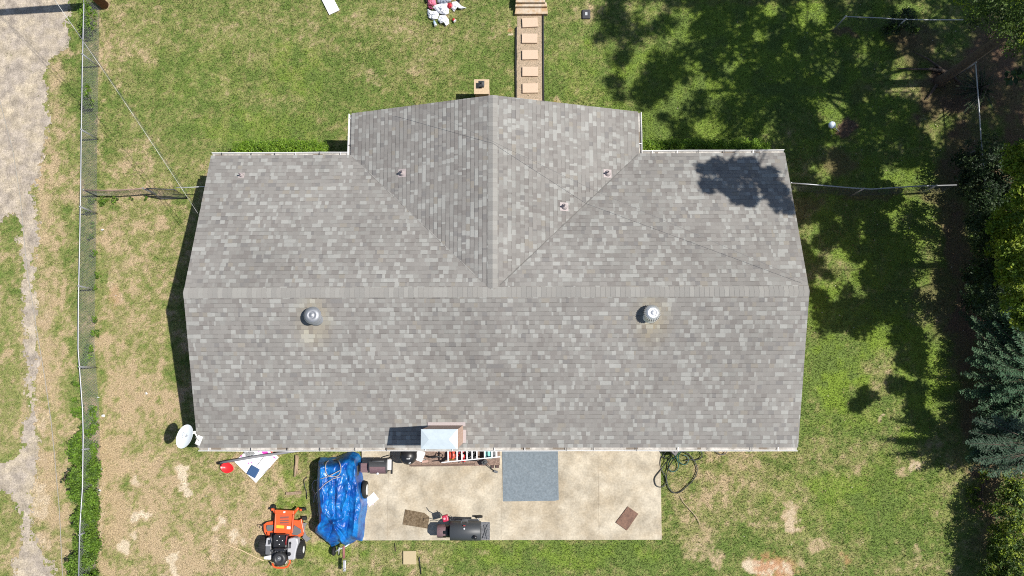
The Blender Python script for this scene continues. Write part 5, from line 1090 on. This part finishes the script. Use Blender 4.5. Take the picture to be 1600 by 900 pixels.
b = MB(); b.tube(smooth_path([(1060, 703, .35), (1072, 707, .1), (1082, 716, .05), (1088, 727, .04), (1089, 737, .04), (1083, 750, .04), (1073, 760, .04), (1062, 769, .04), (1052, 769.5, .04), (1045, 762, .04), (1042, 752, .04), (1042, 740, .06), (1046, 728, .1), (1054, 715, .3)]), .019, 6)
b.tube(smooth_path([(1034, 699, .3), (1034.5, 709, .12), (1040, 716, .1), (1048, 711, .2)]), .019, 6)
b.tube(smooth_path([(1050, 712, .3), (1040, 724, .1), (1031, 736, .12), (1024, 745, .12), (1023, 752, .12), (1026, 759, .12), (1033, 761, .1), (1040, 756, .06), (1040, 745, .06), (1034, 735, .06), (1031, 725, .08), (1033, 715, .1), (1040, 706, .2)]), .019, 6)
tag(b.build('garden_hose', HB), 'black garden hose in big loops beside the patio corner', 'hose')
b = MB(); b.tube(smooth_path([(1070, 702, .3), (1085, 699, .15), (1093, 703, .08), (1097, 710, .05), (1094, 716, .05), (1086, 719, .05), (1078, 718, .06), (1070, 720, .08)]), .02, 6); tag(b.build('garden_hose', HB), 'short black hose loop on bare soil right of the hose box', 'hose')
b = MB(); b.tube(smooth_path([(1062, 705, .35), (1056, 714, .2), (1048, 718, .1), (1044, 728, .05), (1048, 736, .05), (1055, 736, .05), (1060, 729, .05), (1058, 718, .1), (1054, 712, .2)]), .018, 6)
b.tube(smooth_path([(1066, 703, .3), (1060, 713, .15), (1062, 722, .05), (1070, 726, .05), (1076, 720, .05), (1074, 713, .06), (1068, 711, .1)]), .018, 6); tag(b.build('garden_hose', HG), 'dark green garden hose coiled tightly beside the hose box', 'hose')
b = MB(); b.tube(smooth_path([(1115, 695, .1), (1119, 705, .05), (1126, 710, .05), (1134, 708, .05), (1137, 698, .05)]), .016, 6); tag(b.build('garden_hose', mat('grey_black_hose', (.06, .06, .06), .5)), 'short dark loop of hose peeking below the eave further right', 'hose')
b = MB(); b.tube(smooth_path([(1063, 775, .03), (1068, 785, .03), (1078, 796, .03), (1088, 808, .03), (1094, 820, .03)]), .012, 6); tag(b.build('string', mat('pale_string', (.42, .33, .22), .9)), 'pale string trailing in the grass below the black hose', 'string')
# white board + rubbish heap
b = MB(); b.prism([at(x, y, .06) for x, y in [(502, -2), (519, -6), (530.5, 15.5), (514.5, 23)]], .03, .06); tag(b.build('foam_board', mat('white_foam', (.8, .8, .8), .6)), 'plain white foam board lying on the upper lawn', 'board')
def cloth(name, label, pts, h, m1, seed, z0=.02, cat='clothing', sc=1.):
    cxp = sum(p[0] for p in pts)/len(pts); cyp = sum(p[1] for p in pts)/len(pts); na, nr = len(pts)*6, 9; vs = []
    for a in range(na):
        i = a//6; f = (a % 6)/6; e0 = Vector(pts[i]).lerp(Vector(pts[(i+1) % len(pts)]), f)
        for r in range(nr+1):
            g_ = r/nr; x = cxp+(e0.x-cxp)*g_; y = cyp+(e0.y-cyp)*g_
            n = float(fbm(np.array(x), np.array(y), .35*sc, seed, 3)); rd = 1-abs(2*n-1)*2.2
            z = z0+h*(1-g_**3)*(.45+.6*rd)+.01; vs.append(tuple(at(x, y, max(z, z0))))
    fs = [(a*(nr+1)+r, a*(nr+1)+r+1, ((a+1) % na)*(nr+1)+r+1, ((a+1) % na)*(nr+1)+r) for a in range(na) for r in range(nr)]
    b = MB(); b.add(vs, fs, True); return tag(b.build(name, m1), label, cat)
cloth('grey_cloth', 'light grey cloth in the middle of the rubbish heap at the top edge', [(683, -8), (706, -8), (705, 2), (698, 5), (688, 6), (683, 4)], .18, mat('grey_cloth', (.28, .32, .38), .9), 3)
cloth('crumpled_cloth', 'large crumpled white shirt on the rubbish heap', [(679, 8), (690, 5), (700, 5), (702, 12), (701, 21), (697, 23), (688, 22), (683, 18), (676, 12)], .2, CLOTHW, 5)
cloth('crumpled_cloth', 'crumpled white cloth at the left of the rubbish heap', [(668, 14), (674, 17), (682, 17), (686, 22), (684, 29), (676, 31), (670, 28), (668, 22)], .16, CLOTHW, 8)
cloth('crumpled_cloth', 'crumpled white cloth at the bottom of the rubbish heap', [(687, 24), (696, 24), (701, 30), (702, 37), (697, 40.5), (693, 36), (688, 37), (684, 32)], .16, CLOTHW, 12)
cloth('crumpled_cloth', 'white sheet with pointed corner at the right of the rubbish heap', [(706, 3), (714, 2), (721, 9), (729, 12.5), (720, 14.5), (714, 12), (709.5, 18.5), (705, 13)], .14, CLOTHW, 14)
cloth('pink_cloth', 'pink cloth folded at the left of the rubbish heap', [(668, -4), (680, -2), (682, 7), (676, 9), (668, 8)], .16, mat('pink_cloth', (.62, .17, .25), .9), 17)
cloth('maroon_cloth', 'small maroon cloth under the pink one', [(669, 8), (675, 10), (677, 15), (672, 14), (668, 11)], .14, mat('maroon_cloth', (.2, .03, .07), .9), 19)
cloth('red_cloth', 'red rag between the white shirts on the heap', [(699, 5), (705, 4), (706, 11), (702, 14), (698, 10)], .2, mat('red_cloth', (.5, .03, .05), .9), 23)
cloth('dark_bag', 'black plastic bag scrap at the top left of the heap', [(664, -6), (669, -3), (668, 5), (665, 3)], .12, BLACK, 24, cat='bag')
cloth('dark_bag', 'black plastic bag scrap at the top right of the heap', [(714, -6), (720, -4), (718, 4), (714, 1)], .12, BLACK, 26, cat='bag')
def cup(label, px, py, dpx, dpy, m1, r=.045):
    t = thing('disposable_cup', label, 'cup', at(px, py)); a = at(px, py, .06); e = at(dpx, dpy, .07)
    b = MB(); b.tube([a, e], [r*.75, r], 14); b.build('cup', m1, t); d = (e-a).normalized(); b = MB(); b.tube([e, e+d*.025], [r*1.1, r*1.05], 14); b.build('rim', mat('white_rim3', (.8, .8, .8), .5), t)
cup('red plastic cup with white rim right of the heap', 708, 29.5, 710.5, 32.5, RED, .06); cup('pale blue and white cup below the heap', 678, 33, 680.5, 39, mat('pale_blue_cup', (.35, .45, .55), .5), .06)
# small litter along the left
LT = mat('litter_white', (.7, .7, .68), .7)
for i, (px, py, r, lab) in enumerate(((157, 733, .07, 'crushed pale can at the vine foot, upper of two'), (155.5, 766, .08, 'crushed pale can at the vine foot, lower of two'), (162, 650, .09, 'torn white paper on bare soil by the middle of the left fence'), (229, 615, .08, 'torn white paper left of the house shadow'), (153, 621, .06, 'small white scrap close to the left fence'), (322, 775, .03, 'tiny white scrap on the lawn below the dish'), (161, 359, .07, 'white scrap on the worn soil below the cross fence'), (181, 462, .03, 'tiny white scrap on the orange soil'))):
    r *= .8; a0 = i*1.3
    cloth('litter', lab, [(px+r*42*R.uniform(.35, 1.25)*math.cos(a0+k*.9)*1.5, py+r*42*R.uniform(.35, 1.25)*math.sin(a0+k*.9)*.8) for k in range(7)], .04, LT if i > 1 else ALU, 30+i, .02, 'litter', 3.)
